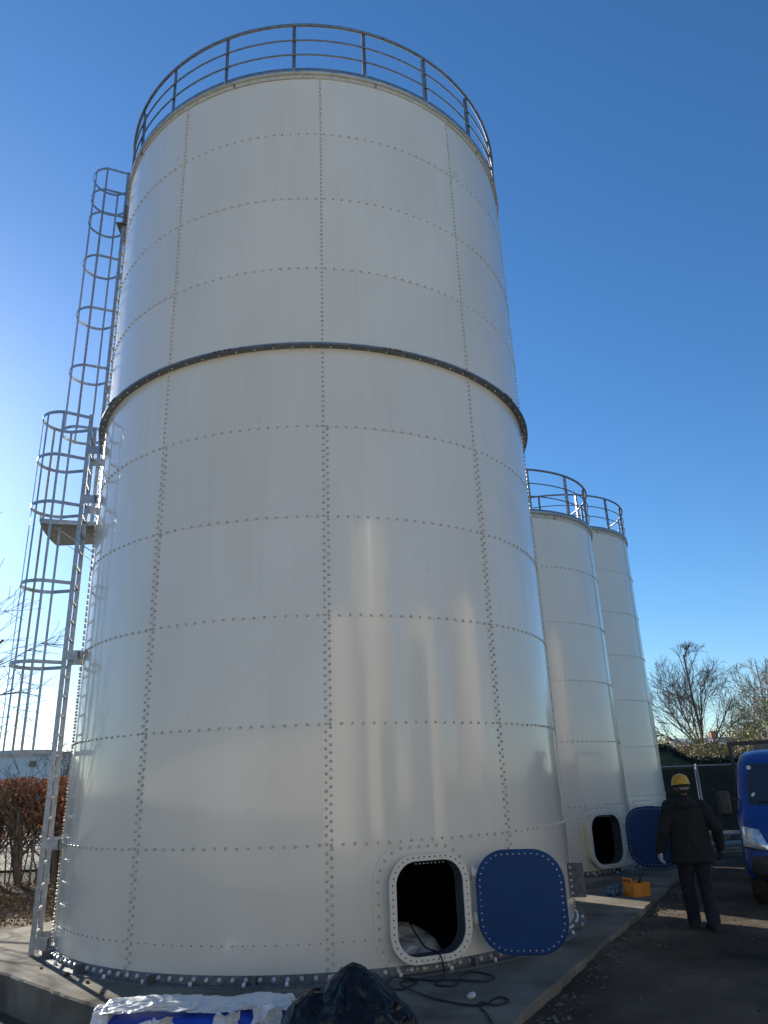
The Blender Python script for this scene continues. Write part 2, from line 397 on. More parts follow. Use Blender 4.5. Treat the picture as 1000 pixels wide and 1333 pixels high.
    vs=[cyl(r,a,z) for r,z in prof for a in a_]; b.add(vs,[(p*N+k,p*N+(k+1)%N,(p+1)*N+(k+1)%N,(p+1)*N+k) for p in range(len(prof)-1) for k in range(N)],'galv_dull')
    nb=int(2*PI*Rad/.135)
    for k in range(nb):
        a=2*PI*k/nb; b.bolt(cyl(Rad+.024,a,.05),nrm(a),'boltsteel',r=.024,h=.03)
        if k%4==0: b.bolt(cyl(Rad+.1,a,.012),(0,0,1),'boltsteel',r=.02,h=.035)
    for k in range(0,ncol*2):
        a=phi+k*dl/2+.12; b.box(cyl(Rad+.085,a,.045),(.009,.06,.04),'galv_dull',rot=Matrix.Rotation(a,3,'Z'))
    b.build('base_ring',root)
    # top curb + toe plate
    b=MB(); prof=[(Rad+.008,H-.075),(Rad+.022,H-.075),(Rad+.022,H-.012),(Rad+.05,H-.008),(Rad+.05,H),(Rad-.05,H)]
    vs=[cyl(r,a,z) for r,z in prof for a in a_]; b.add(vs,[(p*N+k,p*N+(k+1)%N,(p+1)*N+(k+1)%N,(p+1)*N+k) for p in range(len(prof)-1) for k in range(N)],'cap')
    for k in range(ncol*16): a=2*PI*k/(ncol*16); b.bolt(cyl(Rad+.022,a,H-.04),nrm(a),'cap',r=.012,h=.012)
    for k in range(ncol): a=phi+(k+.4)*dl; b.box(cyl(Rad+.03,a,H-.04),(.008,.008,.035),'galv_dull',rot=Matrix.Rotation(a,3,'Z'))
    b.build('top_curb',root)
    g=empty('guard_rail',(0,0,0),parent=root)
    RR=Rad+.0
    b=MB(); prof=[(RR+.038,H+.003),(RR+.044,H+.003),(RR+.044,H+.11),(RR+.038,H+.11)]
    vs=[cyl(r,a,z) for r,z in prof for a in a_]; b.add(vs,[(p*N+k,p*N+(k+1)%N,((p+1)%4)*N+(k+1)%N,((p+1)%4)*N+k) for p in range(4) for k in range(N)],'galv',True)
    b.build('toe_plate',g)
    for zz,rad in ((1.06,.026),(.73,.014),(.42,.014)):
        b=MB(); b.tube([cyl(RR+.02,a,H+zz) for a in a_],rad,'galv_dark',n=8,closed=True); b.build('rail',g)
    for k in range(nposts):
        a=postphase+2*PI*k/nposts; b=MB(); rt_=Matrix.Rotation(a,3,'Z')
        b.box(cyl(RR+.0,a,H+.535),(.026,.004,.53),'galv_dark',rot=rt_); b.box(cyl(RR-.02,a,H+.535)+rt_@Vector((-.024,0,0)),(.004,.024,.53),'galv_dark',rot=rt_)
        for zz in (.03,.09): b.bolt(cyl(RR+.044,a,H+zz),nrm(a),'boltsteel',r=.012,h=.012)
        b.build('post',g)
    if girder:
        b=MB(); r0=Rad+.01; z=girder
        prof=[(r0,z-.048),(r0+.10,z-.048),(r0+.10,z-.02),(r0+.095,z-.02),(r0+.095,z-.049),(r0+.006,z-.049),(r0+.006,z+.042),(r0,z+.042)]
        n_=len(prof); vs=[cyl(r,a,zz) for r,zz in prof for a in a_]; b.add(vs,[(p*N+k,p*N+(k+1)%N,((p+1)%n_)*N+(k+1)%N,((p+1)%n_)*N+k) for p in range(n_) for k in range(N)],'galv_dark')
        for k in range(ncol):
            a=phi+(k+.42)*dl-.0
            for q in (-.028,-.012,.012,.028): b.bolt(cyl(r0+.10,a+q,z-.038),nrm(a),'darkhole',r=.014,h=.02)
            b.strip([cyl(r0+.104,a-.04+q*.01,z-.0385) for q in range(9)],(0,0,1),.03,.006,'galv_dull')
        for k in range(ncol*9):
            a=2*PI*k/(ncol*9); b.bolt(cyl(r0+.05,a,z-.056),(0,0,-1),'boltsteel',r=.012,h=.015)
        b.build('stiffening_ring',root)
    if hatch: make_hatch(root,Rad,hatch)
    return root
def make_hatch(root,Rad,h):
    ang=h['ang']; W,Hh,r,zc=h['w'],h['h'],h['r'],h['z']; rt_=Matrix.Rotation(ang,3,'Z')   # local x tangent, -y outward
    g=empty('hatch_frame',cyl(Rad,ang,zc),parent=root); g.rotation_euler=(0,0,ang)
    def P3(x,dep,z): return Vector((x,-dep,z))
    sag=lambda x: -(Rad-math.sqrt(max(Rad*Rad-x*x,0)))
    b=MB()
    # doubler plate following the shell
    i0=rrect(W+.03,Hh+.03,r+.015,8); o0=rrect(W+.36,Hh+.34,r+.14,8); N=len(i0); K=4; vs=[]
    for dep in (.014,):
        for k in range(K+1):
            t=k/K
            for q in range(N):
                x=i0[q][0]*(1-t)+o0[q][0]*t; z=i0[q][1]*(1-t)+o0[q][1]*t; vs.append(P3(x,sag(x)+dep,z))
    for q in range(N): x,z=o0[q]; vs.append(P3(x,sag(x)+.004,z))
    b.add(vs,[(k*N+q,k*N+(q+1)%N,(k+1)*N+(q+1)%N,(k+1)*N+q) for k in range(K+1) for q in range(N)],'enamel')
    bl=rrect(W+.26,Hh+.25,r+.1,10)
    def walk(loop,step):
        out=[];acc=0
        for q in range(len(loop)):
            a=Vector(loop[q]);c=Vector(loop[(q+1)%len(loop)]);L=(c-a).length
            while acc<L: out.append(a+(c-a)*(acc/L)); acc+=step
            acc-=L
        return out
    for p in walk(bl,.105): b.bolt(P3(p.x,sag(p.x)+.014,p.y),(0,-1,0),'cap',r=.017,h=.02)
    b.build('doubler_plate',g)
    # neck
    b=MB(); D=h.get('neck',.2); ring=rrect(W+.03,Hh+.03,r+.015,8); N=len(ring)
    vs=[P3(x,sag(x)-.02,z) for x,z in ring]+[P3(x,D,z) for x,z in ring]; ri=rrect(W,Hh,r,8); vs+=[P3(x,D,z) for x,z in ri]+[P3(x,sag(x)-.02,z) for x,z in ri]
    b.add(vs,[(q,(q+1)%N,N+(q+1)%N,N+q) for q in range(N)],'enamel',True); 
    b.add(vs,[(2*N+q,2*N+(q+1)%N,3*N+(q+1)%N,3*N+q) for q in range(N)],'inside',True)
    b.add(vs,[(3*N+q,3*N+(q+1)%N,(q+1)%N,q) for q in range(N)],'enamel')
    b.build('neck',g,fix=True)
    b=MB(); fi=rrect(W,Hh,r,8); fo=rrect(W+.15,Hh+.13,r+.06,8); N=len(fi); vs=[]
    for lp,dp in ((fi,D+.018),(fo,D+.018),(fo,D+.003),(fi,D+.003)): vs+=[P3(x,dp,z) for x,z in lp]
    b.add(vs,[(k*N+q,k*N+(q+1)%N,((k+1)%4)*N+(q+1)%N,((k+1)%4)*N+q) for k in range(4) for q in range(N)],'enamel')
    for p in walk(rrect(W+.08,Hh+.07,r+.035,10),.062): b.bolt(P3(p.x,D+.018,p.y),(0,-1,0),'darkhole',r=.009,h=.002)
    # bolt points inside the neck
    for k in range(-3,5): b.bolt(P3(k*.045,D-.03,Hh/2-.028),(0,-1,0),'boltsteel',r=.008,h=.02)
    b.build('flange',g)
    # cover: hinge at right edge of flange
    cw,ch,cr=h['cw'],h['ch'],r+.1
    hx=(W+.15)/2+.06; hinge=P3(hx,D-.02,0); c=empty('hatch_cover',hinge,parent=root)
    c.location=g.location+rt_@hinge; c.rotation_euler=(0,0,h['crot'])
    b=MB(); lp=rrect(cw,ch,cr,10); lp2=rrect(cw-.02,ch-.02,cr-.01,10); N=len(lp); cx=cw/2+.03
    vs=[]
    for L,dp in ((lp2,.022),(lp,.012),(lp,-.004),(lp2,-.012)): vs+=[Vector((x+cx,-dp,z)) for x,z in L]
    b.add(vs,[tuple(range(N)),tuple(3*N+q for q in range(N-1,-1,-1))]+[(k*N+q,k*N+(q+1)%N,(k+1)*N+(q+1)%N,(k+1)*N+q) for k in range(3) for q in range(N)],'bluepaint')
    for p in walk(rrect(cw-.085,ch-.085,cr-.042,10),.062): b.bolt((p.x+cx,-.022,p.y),(0,-1,0),'boltsteel',r=.0075,h=.006)
    b.build('cover_plate',c)
    for zz in (.27,-.17):
        b=MB(); b.tube([(0,.03,zz-.07),(0,.03,zz+.07)],.016,'enamel',n=8); b.box((.06,.03,zz),(.07,.012,.035),'enamel',bev=.004); b.box((-.05,.05,zz),(.05,.012,.035),'enamel',rot=Matrix.Rotation(.5,3,'Z'),bev=.004)
        for s in (-.02,.02): b.bolt((-.05,.035,zz+s),(0,-1,0),'darkhole',r=.01,h=.012)
        b.build('hinge',c)

silo1=make_silo('storage_silo',(-1.106,11.753,0),3.504,10,1.2,10,.1059,girder=7.2,double_below=5,postphase=R(-.2),nposts=20,
    hatch=dict(ang=R(23.1),w=.76,h=.86,r=.22,z=.60,neck=.13,cw=.92,ch=.98,crot=R(-9)))
tag(silo1,'tallest white bolted silo in the foreground with caged ladder on its left','silo','white storage silos on the slab')
# side bracket plate of the first silo
b=MB(); a=R(71); rr_=Matrix.Rotation(a,3,'Z')
b.box(cyl(3.504+.10,a,.53),(.012,.10,.20),'galv_dull',rot=rr_); b.box(cyl(3.504+.012,a,.53),(.07,.006,.20),'galv_dull',rot=rr_)
for k in range(5):
    b.bolt(cyl(3.53,a-.012,.38+k*.075),nrm(a),'boltsteel',r=.016,h=.03)
b.build('mounting_bracket',silo1)

dl7=2*PI/7
s2a=R(33); silo2=make_silo('storage_silo',(2.61,17.586,0),2.448,6,1.201,7,s2a-dl7/2,double_below=3,postphase=R(15),nposts=14,
    hatch=dict(ang=s2a,w=.80,h=.86,r=.24,z=.62,neck=.15,cw=1.0,ch=1.08,crot=R(-8)))
tag(silo2,'middle and shortest white silo, its dark open hatch just behind the orange box','silo','white storage silos on the slab')
s3a=R(30); silo3=make_silo('storage_silo',(5.126,22.555,0),2.448,7,1.205,7,s3a-dl7/2,double_below=3,postphase=R(38),nposts=14,
    hatch=dict(ang=s3a,w=.80,h=.86,r=.24,z=.55,neck=.15,cw=1.0,ch=1.04,crot=R(20)))
tag(silo3,'farthest white silo, rightmost of the row, partly hidden behind the middle one','silo','white storage silos on the slab')

# ------------------------------------------------------------------ ladders on the first silo
def ladder(name,ang,z0,z1,cz0,hoops,rr0=3.70,twist=0,rungs=True,brk=(),cage_top=None):
    root=empty(name,cyl(rr0,ang,0),parent=silo1); root.rotation_euler=(0,0,ang+twist)   # x tangent, -y outward
    for s in (-1,1):
        b=MB(); b.box((s*.22,0,(z0+z1)/2),(.010,.030,(z1-z0)/2),'galv'); b.box((s*.205,-.0275,(z0+z1)/2),(.006,.0025,(z1-z0)/2),'galv'); b.build('stringer',root)
    n=int((z1-z0-.2)/.26)
    for k in range(n):
        z=z0+.22+k*.26; b=MB(); b.box((0,0,z),(.211,.014,.014),'galv'); b.build('rung',root)
    cg=empty('safety_cage',(0,0,0),parent=root)
    def arc(z):
        pts=[(.22,-.03,z)]+[(.35*math.cos(t),-.37-.36*math.sin(t),z) for t in [PI*k/14 for k in range(15)]]+[(-.22,-.03,z)]
        return pts
    for z in hoops:
        b=MB(); p=arc(z); b.strip(p,(0,0,1),.05,.007,'galv'); b.build('hoop',cg)
    ct=cage_top or hoops[-1]
    for t in (0,42,90,138,180):
        t=R(t); x,y=.343*math.cos(t),-.37-.353*math.sin(t); b=MB()
        b.box((x,y,(cz0+ct)/2),(.017,.003,(ct-cz0)/2+.02),'galv',rot=Matrix.Rotation(PI/2-t+PI/2*0,3,'Z') if False else Matrix.Rotation(-(t-PI/2),3,'Z')); b.build('cage_bar',cg)
    for z in brk:
        for s in (-1,1):
            b=MB(); b.box((s*.235,(rr0-3.51)/2-.0,z),(.004,(rr0-3.51)/2+.03,.065),'galv'); b.box((s*.27,(rr0-3.515),z),(.04,.004,.055),'galv_dull'); 
            for q in (-.03,.03): b.bolt((s*.235,0,z+q),(s,0,0),'boltsteel',r=.012,h=.02)
            b.build('wall_bracket',root)
    return root
ladder('ladder',R(-67),.0,7.3,2.32,[2.34,3.5,4.62,5.8,6.55,7.25],brk=(.12,1.22,3.6,5.9,6.7),twist=R(-9))
ladder('ladder',R(-86),5.75,13.3,7.63,[7.65,8.85,10.05,11.2,12.2,12.75,13.27],brk=(6.2,8.4,10.8,11.9))
# rest platform between the ladders
b=MB(); a0,a1=R(-71),R(-86); Np=14; vs=[]
for r0,z in ((3.53,5.72),(4.30,5.72),(4.30,5.64),(3.53,5.66)):
    for k in range(Np+1): vs.append(cyl(r0,a0+(a1-a0)*k/Np,z))
n=Np+1; fs=[(k*n+q,k*n+q+1,((k+1)%4)*n+q+1,((k+1)%4)*n+q) for k in range(4) for q in range(Np)]+[(0,n,2*n,3*n),(Np,3*n+Np,2*n+Np,n+Np)]
b.add(vs,fs,'galv'); b.strip([cyl(4.31,a0+(a1-a0)*k/Np,5.73) for k in range(Np+1)],(0,0,1),.10,.006,'galv')
b.build('rest_platform',silo1)
for aa in (-72,-85):
    b=MB(); b.strip([cyl(3.52,R(aa),5.25),cyl(4.1,R(aa),5.62)],nrm(R(aa+90)),.05,.006,'galv'); b.build('platform_brace',silo1)
# top landing plate
b=MB(); b.box(cyl(3.66,R(-86),12.0),(.30,.16,.012),'galv_dull',rot=Matrix.Rotation(R(-86),3,'Z')); b.box(cyl(3.56,R(-76),11.9),(.09,.05,.14),'galv_dull',rot=Matrix.Rotation(R(-76),3,'Z')); b.build('landing_plate',silo1)

# ------------------------------------------------------------------ silos behind the photographer (seen only as reflections)
def copy_tree(o,parent=None):
    c=o.copy(); scene.collection.objects.link(c); c.parent=parent
    for ch in list(o.children): copy_tree(ch,c)
    return c
# ------------------------------------------------------------------ bare trees
CLIP=[None]
def limb(b,p,d,L,r,lev,rng,mk,maxlev,spread,up,kids,minr=.004):
    if CLIP[0]:
        c,q_=CLIP[0]; v=(p-c); 
        if (v.x/q_[0])**2+(v.y/q_[0])**2+(v.z/q_[1])**2>1: return
    n=3 if lev>1 else 5; pts=[p.copy()]; q=p.copy(); dd=d.copy()
    for k in range(n):
        dd=(dd+Vector((rng.gauss(0,.07),rng.gauss(0,.07),rng.gauss(0,.05)+up))).normalized(); q=q+dd*L/n
        if CLIP[0] and k and ((q.x-c.x)/q_[0])**2+((q.y-c.y)/q_[0])**2+((q.z-c.z)/q_[1])**2>1.08+.1*rng.random(): break
        pts.append(q.copy())
    n=len(pts)-1
    r1=max(r*.45,minr*.8); rads=[r+(r1-r)*k/n for k in range(n+1)]
    b.tube(pts,rads,mk,n=7 if lev==0 else (5 if lev<2 else 3),cap=False)
    if lev>=maxlev: return
    nk=kids[lev]
    for k in range(nk):
        t=rng.uniform(.28 if lev else .32,1.0); i=min(int(t*n),n-1); f=t*n-i; o=pts[i].lerp(pts[i+1],f)
        ax=(pts[i+1]-pts[i]).normalized(); a=Vector((rng.gauss(0,1),rng.gauss(0,1),rng.gauss(0,.6))); a=(a-ax*a.dot(ax)).normalized()
        nd=(ax*math.cos(spread)+a*math.sin(spread)*rng.uniform(.75,1.15)).normalized()
        rr=max((r+(r1-r)*t)*rng.uniform(.45,.62),minr)
        limb(b,o,nd,L*rng.uniform(.45,.72)*(1.12-.35*t),rr,lev+1,rng,mk,maxlev,spread,up*.9,kids,minr)
def bare_tree(name,loc,h,label,group,seed,mk='bark',trunk=.2,tr=.16,kids=(9,6,5,4),spread=.75,maxlev=4,up=.03,minr=.006,lean=(0,0),limbs=8,leaf=None,nleaf=0,clip=None,Lf=1):
    CLIP[0]=clip
    rng=random.Random(seed); root=empty(name,loc); b=MB(); zt=h*trunk
    pts=[Vector((lean[0]*t*t,lean[1]*t*t,zt*t-.2*(t==0))) for t in (0,.5,1)]; b.tube(pts,[tr*1.25,tr,tr*.85],mk,n=8)
    b.build('trunk',root); b=MB()
    for k in range(limbs):
        a=2*PI*k/limbs+rng.uniform(-.3,.3); el=.12+1.1*((k*.618)%1); dd=Vector((math.cos(a)*math.cos(el),math.sin(a)*math.cos(el),math.sin(el)))
        limb(b,pts[-1]+Vector((0,0,-rng.uniform(0,zt*.2))),dd,(h-zt)*Lf*rng.uniform(.5,.58),tr*rng.uniform(.3,.42),0,rng,mk,maxlev-1,spread,up,kids[1:],minr)
    limb(b,pts[-1],Vector((0,0,1)),(h-zt)*.72*Lf,tr*.6,0,rng,mk,maxlev-1,spread,up,kids[1:],minr)
    CLIP[0]=None
    if leaf:
        src=[v for v in b.v if v.z>zt*1.1]
        for k in range(nleaf):
            p=src[rng.randrange(len(src))]+Vector((rng.gauss(0,.15),rng.gauss(0,.15),rng.gauss(0,.15))); quad(b,p,rng.uniform(.06,.14),leaf,rng)
    b.build('crown',root,fix=False); tag(root,label,'tree',group); return root
def quad(b,p,s,mk,rng):
    n=Vector((rng.gauss(0,1),rng.gauss(0,1),rng.gauss(0,1))).normalized(); a=n.orthogonal().normalized(); c=n.cross(a); t=rng.uniform(0,6)
    x=a*math.cos(t)+c*math.sin(t); y=n.cross(x)
    b.add([p-x*s,p-y*s*.55,p+x*s,p+y*s*.55],[(0,1,2,3)],mk)
bare_tree('bare_tree',(24.0,60,-.1),12.2,'large bare round-crowned tree standing alone above the dark hedge','bare trees',3,trunk=.27,tr=.22,limbs=14,minr=.011,up=.02,spread=.6,kids=(0,9,7,4),clip=(Vector((0,0,6.9)),(4.0,4.5)),Lf=1.15)
bare_tree('bare_tree',(35.5,72,-.1),13,'paler bare tree behind the spring shrubs, right of the round-crowned tree','bare trees',4,mk='barkpale',trunk=.2,tr=.2,limbs=9,minr=.016,up=.03,spread=.65,kids=(0,9,6,4),clip=(Vector((0,0,7)),(5,4.6)),Lf=1.15)
bare_tree('bare_tree',(41,80,-.1),13,'pale bare tree farthest right behind the blue truck','bare trees',5,mk='barkpale',trunk=.2,tr=.2,limbs=8,minr=.017,up=.03,kids=(0,9,6,4),clip=(Vector((0,0,7)),(5,4.6)),Lf=1.1)
bare_tree('bare_tree',(-10.6,14,-.1),8.6,'bare tree whose twigs reach in from the left edge beside the caged ladder','bare trees',11,trunk=.2,tr=.17,limbs=9,minr=.006,up=.03,spread=.7,kids=(0,5,5,4),clip=(Vector((0,0,5)),(3.9,3.7)),Lf=1.2)
bare_tree('bare_tree',(-11.3,26.5,-.1),4.7,'small bare tree with thin twigs showing between ladder and tallest silo','bare trees',12,trunk=.2,tr=.08,limbs=7,minr=.006,up=.04,kids=(0,5,5,4))
# spring shrubs with sparse yellow-green leaf
def shrub(loc,h,rad,label,seed,mk='leafyell',bk='barkpale',n=5200,stems=16):
    rng=random.Random(seed); root=empty('shrub',loc); b=MB()
    for k in range(stems):
        a=rng.uniform(0,2*PI); d=Vector((math.cos(a)*.45,math.sin(a)*.45,1)).normalized()
        limb(b,Vector((math.cos(a)*rad*.25,math.sin(a)*rad*.25,-.1)),d,h*rng.uniform(.6,.85),.05,1,rng,bk,3,.6,.02,(0,6,5,4),.014)
    b.build('stems',root,fix=False); src=list(b.v); b=MB(); 
    for k in range(n):
        p=src[rng.randrange(len(src))]
        if noise.noise(p*.55+Vector((seed,0,0)))<-.12: continue
        quad(b,p+Vector((rng.gauss(0,.22),rng.gauss(0,.22),rng.gauss(0,.18))),rng.uniform(.05,.13),mk,rng)
    b.build('foliage',root,fix=False); tag(root,label,'shrub','spring shrubs behind the hedge'); return root
shrub((25.5,52,-.1),5.0,3,'leafy yellow-green shrub at the foot of the round-crowned bare tree',21,n=9000)
shrub((22.2,56,-.1),3.9,2.5,'low green shrub just above the dark hedge beside the farthest silo',22,n=9000)
shrub((29.0,54,-.1),6.9,3.6,'tall yellow-green shrub above the blue truck roof',23,n=20000,stems=24)
shrub((21.0,38,-.1),4.2,2,'thin pale-stemmed shrub between the dark hedge and the blue truck',24,n=1600,stems=26)
shrub((33.5,56,-.1),7.2,3.6,'rightmost yellow-green shrub behind the blue truck',25,n=18000,stems=24)
# dark clipped conifer hedge behind the fence
def leafhedge(name,A,B,h,th,mk,label,cat,seed,n,size,core='leafdark',hf=None,base=-.1,zmin=0):
    rng=random.Random(seed); A=Vector(A);B=Vector(B); L=(B-A).length; e=(B-A).normalized(); nn=Vector((-e.y,e.x)); root=empty(name,(A.x,A.y,base))
    hf=hf or (lambda t:h)
    b=MB(); K=int(L/.5)+2; prof=[]
    for k in range(K):
        t=k/(K-1); H=hf(t)-.12; w=th/2-.1+.06*noise.noise(Vector((t*L,seed,0))); c=e*(L*t); H+=.08*noise.noise(Vector((t*L*1.3,seed,2)))
        for x,z in ((-w,zmin),(-w,H*.9),(-w*.6,H),(w*.6,H),(w,H*.9),(w,zmin)): prof.append(Vector((c.x+nn.x*x,c.y+nn.y*x,z)))
    fs=[(k*6+q,k*6+(q+1)%6,(k+1)*6+(q+1)%6,(k+1)*6+q) for k in range(K-1) for q in range(6)]+[tuple(range(6)),tuple((K-1)*6+q for q in range(5,-1,-1))]
    b.add(prof,fs,core); 
    for k in range(n):
        t=rng.random(); H=hf(t); 
        if rng.random()<.3: x=rng.uniform(-th/2,th/2); z=H+rng.gauss(0,.07)
        else: x=-(th/2)+rng.gauss(0,.06); z=rng.uniform(zmin,H)
        c=e*(L*t)+nn*x*(1 if True else 0); quad(b,Vector((c.x,c.y,z)),rng.uniform(.6,1.4)*size,mk,rng)
    b.build('foliage',root,fix=False); return root
# front face must look at the photographer: A is the far right end
hg=leafhedge('hedge',(22,40),(9,41),3.0,1.6,'leafdark','','',31,14000,.10,hf=lambda t: 2.35 if t<.5 else (2.35+.75*sstep(.5,.62,t)))
for c in hg.children: pass
tag(hg,'dark evergreen hedge running behind the wire fence','hedge')
# copper beech hedge at the left
def beech_hedge():
    rng=random.Random(41); root=empty('hedge',(-9,18.3,-.08)); b=MB()
    stems=MB()
    for k in range(165):
        x=-9+k*.1+rng.uniform(-.08,.08)
        p=Vector((x,rng.uniform(-.25,.25),-.05)); d=Vector((rng.gauss(0,.12),rng.gauss(0,.1),1)).normalized()
        limb(stems,p,d,1.75,rng.choice((.02,.03,.04,.07)),1,rng,'bark',3,.85,.02,(0,7,5,3),.007)
    so_=stems.build('stems',root,fix=False)
    for k in range(48000):
        z=.95+1.32*rng.random()**.7; x=rng.uniform(-9.2,7.4); y=rng.gauss(0,.26)
        if z<1.25 and rng.random()<.5: continue
        if z>2.18 and rng.random()<.5: continue
        z+=.05*noise.noise(Vector((x*2,0,0)))
        quad(b,Vector((x,y,z)),rng.uniform(.025,.06),'beech',rng)
    for k in range(700):
        x=rng.uniform(-9.2,7.4); z=2.15; p=Vector((x,rng.gauss(0,.2),z-.3)); b.tube([p,p+Vector((rng.gauss(0,.05),rng.gauss(0,.05),rng.uniform(.25,.45)))],[.006,.004],'beech',n=3,cap=False)
    b.build('foliage',root,fix=False); tag(root,'red-brown clipped beech hedge with bare stems left of the tallest silo','hedge')
beech_hedge()
# wire mesh fence in front of beech hedge base
def wire_fence():
    root=empty('wire_fence',(-14,17.6,-.08)); b=MB()
    def zz(z): return z
    for k in range(0,170):
        x=k*.09
        for s in (-1,1):
            x2=x+s*.95
            b.tube([(x,0,0),(x2,0,.95)],.0035,'bark',n=3,cap=False)
    for z in (0.02,.5,.95): b.tube([(0,0,z),(15,0,z)],.004,'galv_dull',n=3)
    b.build('mesh_panel',root)
    for k in range(6): b=MB(); b.tube([(k*3,.02,-.1),(k*3,.02,1.02)],.025,'galv_dull',n=8); b.build('post',root)
    tag(root,'low diamond wire fence at the foot of the beech hedge','fence')
wire_fence()
# lawn strip and path behind the beech hedge
b=MB(); b.add([(-60,21,.0),(-3,21,.0),(-3,40,.0),(-60,40,.0)],[(0,1,2,3)],'grass'); tag(b.build('lawn',fix=False),kind='structure')
b=MB(); b.add([(-60,27,.02),(-3,27,.02),(-3,30,.02),(-60,30,.02)],[(0,1,2,3)],'concrete'); tag(b.build('path',fix=False),kind='structure')
def rooffab(b,x0,x1,y0,y1,z0,z1,mk,axis='x'):
    if axis=='x': ym=(y0+y1)/2; vs=[(x0,y0,z0),(x1,y0,z0),(x1,y1,z0),(x0,y1,z0),(x0,ym,z1),(x1,ym,z1)]; fs=[(0,1,5,4),(2,3,4,5),(0,4,3),(1,2,5),(0,3,2,1)]
    b.add(vs,fs,mk)
def hall():
    root=empty('warehouse',(-60,70,-.1)); b=MB(); b.box((20,9,2.7),(34,9,2.7),'whitewall')
    for k in range(68): b.box((-13.5+k,-.02,2.7),(.04,.03,2.65),'whitewall')
    b.build('wall',root); b=MB(); rooffab(b,-14.6,54.6,-.6,18.6,5.42,5.9,'roofgrey'); b.build('roof',root)
    b=MB(); b.box((20,-.08,5.35),(34.3,.06,.16),'whitewall'); b.build('fascia',root)
    for x in (-6,4,14,22,27.3,29.6,38):
        b=MB(); b.box((x,-.06,4.55),(.3,.05,.25),'glassdark',bev=.01); b.build('window',root)
    tag(root,'long low pale-blue warehouse behind the beech hedge at the left','building')
hall()
def house(x,y,w,dp,h,rh,label,seed,wall='brick'):
    root=empty('brick_house',(x,y,-.1)); b=MB(); b.box((0,0,h/2),(w/2,dp/2,h/2),wall); b.build('wall',root)
    b=MB(); rooffab(b,-w/2-.3,w/2+.3,-dp/2-.3,dp/2+.3,h+.01,h+rh,'roofgrey' if seed%2 else 'brick'); rf=b.build('roof',root)
    b=MB(); b.box((w*.25,0,h+rh*.8),(.4,.4,.9),'brick'); b.build('chimney',rf)
    for k in range(3):
        for zz in (1.5,4.1):
            f=MB(); f.box((-w/3+k*w/3,-dp/2-.03,zz),(.6,.05,.65),'cream'); fo=f.build('window',root); f=MB(); f.box((-w/3+k*w/3,-dp/2-.085,zz),(.5,.008,.55),'glassdark'); f.build('pane',fo)
    tag(root,label,'house','houses on the horizon')
house(36.5,92,7,8,4.4,1.0,'small brick house on the horizon right beside the farthest silo edge',1)
house(46,104,7,8,3.9,1.1,'red-roofed brick house on the horizon above the dark hedge',2)

# ------------------------------------------------------------------ site fence right
def site_fence():
    root=empty('site_fence',(7.6,24,-.08)); 
    def panel(x0,x1):
        b=MB(); zt=2.0
        b.tube([(x0,0,.12),(x0,0,zt),(x1,0,zt),(x1,0,.12),(x0,0,.12)],.019,'fencemetal',n=6,cap=False)
        for k in range(int((x1-x0)/.12)): b.tube([(x0+k*.12,0,.12),(x0+k*.12,0,zt)],.0025,'net',n=3,cap=False)
        for k in range(8): b.tube([(x0,0,.2+k*.25),(x1,0,.2+k*.25)],.0025,'net',n=3,cap=False)
        b.build('mesh_panel',root)
        b=MB(); n=14; vs=[]
        for q in range(n+1):
            for z in (.14,.7,1.3,1.93): vs.append((x0+.03+(x1-x0-.06)*q/n,.035+.02*math.sin(q*1.9+z*2),z))
        b.add(vs,[(q*4+k,(q+1)*4+k,(q+1)*4+k+1,q*4+k+1) for q in range(n) for k in range(3)],'net',True); b.build('privacy_net',root,fix=False)
    panel(-1.6,1.62); panel(1.7,5.1); panel(5.2,8.6)
    for x in (-1.6,1.66,5.15,8.65):
        b=MB(); b.tube([(x,-.04,0),(x,-.04,2.05)],.03,'fencemetal',n=8); b.build('post',root)
        b=MB(); b.box((x,-.02,.04),(.12,.34,.07),'concrete',bev=.02); b.build('foot_block',root)
    tag(root,'steel site fence with dark netting behind the man in the yellow helmet','fence')
site_fence()
def planks(x,y,rz,label,n,mk,cat,name,L=2.2,group=None):
    root=empty(name,(x,y,gz(x,y)),rz); rng=random.Random(int(x*10))
    for k in range(n):
        b=MB(); b.box((rng.uniform(-.1,.1),(k%3)*.24-.2,.05+.07*(k//3)),(L/2,.1,.028),mk,bev=.006,rot=Matrix.Rotation(rng.uniform(-.04,.04),3,'Z')); b.build('board',root)
    tag(root,label,cat,group)
planks(8.9,19.4,R(8),'low stack of grey boards between the walking man and the blue truck',9,'galv_dull','board stack','board_stack',3)
b=MB(); b.tube([(7.4,20.6,.22),(11.4,20.9,.26)],.035,'fencemetal',n=10); b.tube([(7.4,20.6,.22),(7.4,20.6,.0)],.03,'fencemetal',n=8); b.tube([(11.4,20.9,.26),(11.4,20.9,.0)],.03,'fencemetal',n=8); tag(b.build('barrier'),'low pale steel pipe barrier beyond the walking man','barrier')
def lump(name,pts,vox,mk,disp,dscale,seed,parent=None,smooth=3):
    b=MB()
    for c,r in pts: b.sphere(c,r,mk)
    o=b.build(name,parent); remesh(o,vox,smooth,disp,dscale,seed=seed); return o
o=lump('plastic_sack',[((7.75,17.9,.06),(.13,.1,.13)),((7.8,17.9,.2),(.08,.07,.1))],.02,'sheet',.03,.1,3); tag(o,'small crumpled white sack on the dirt just right of the walking man','sack')

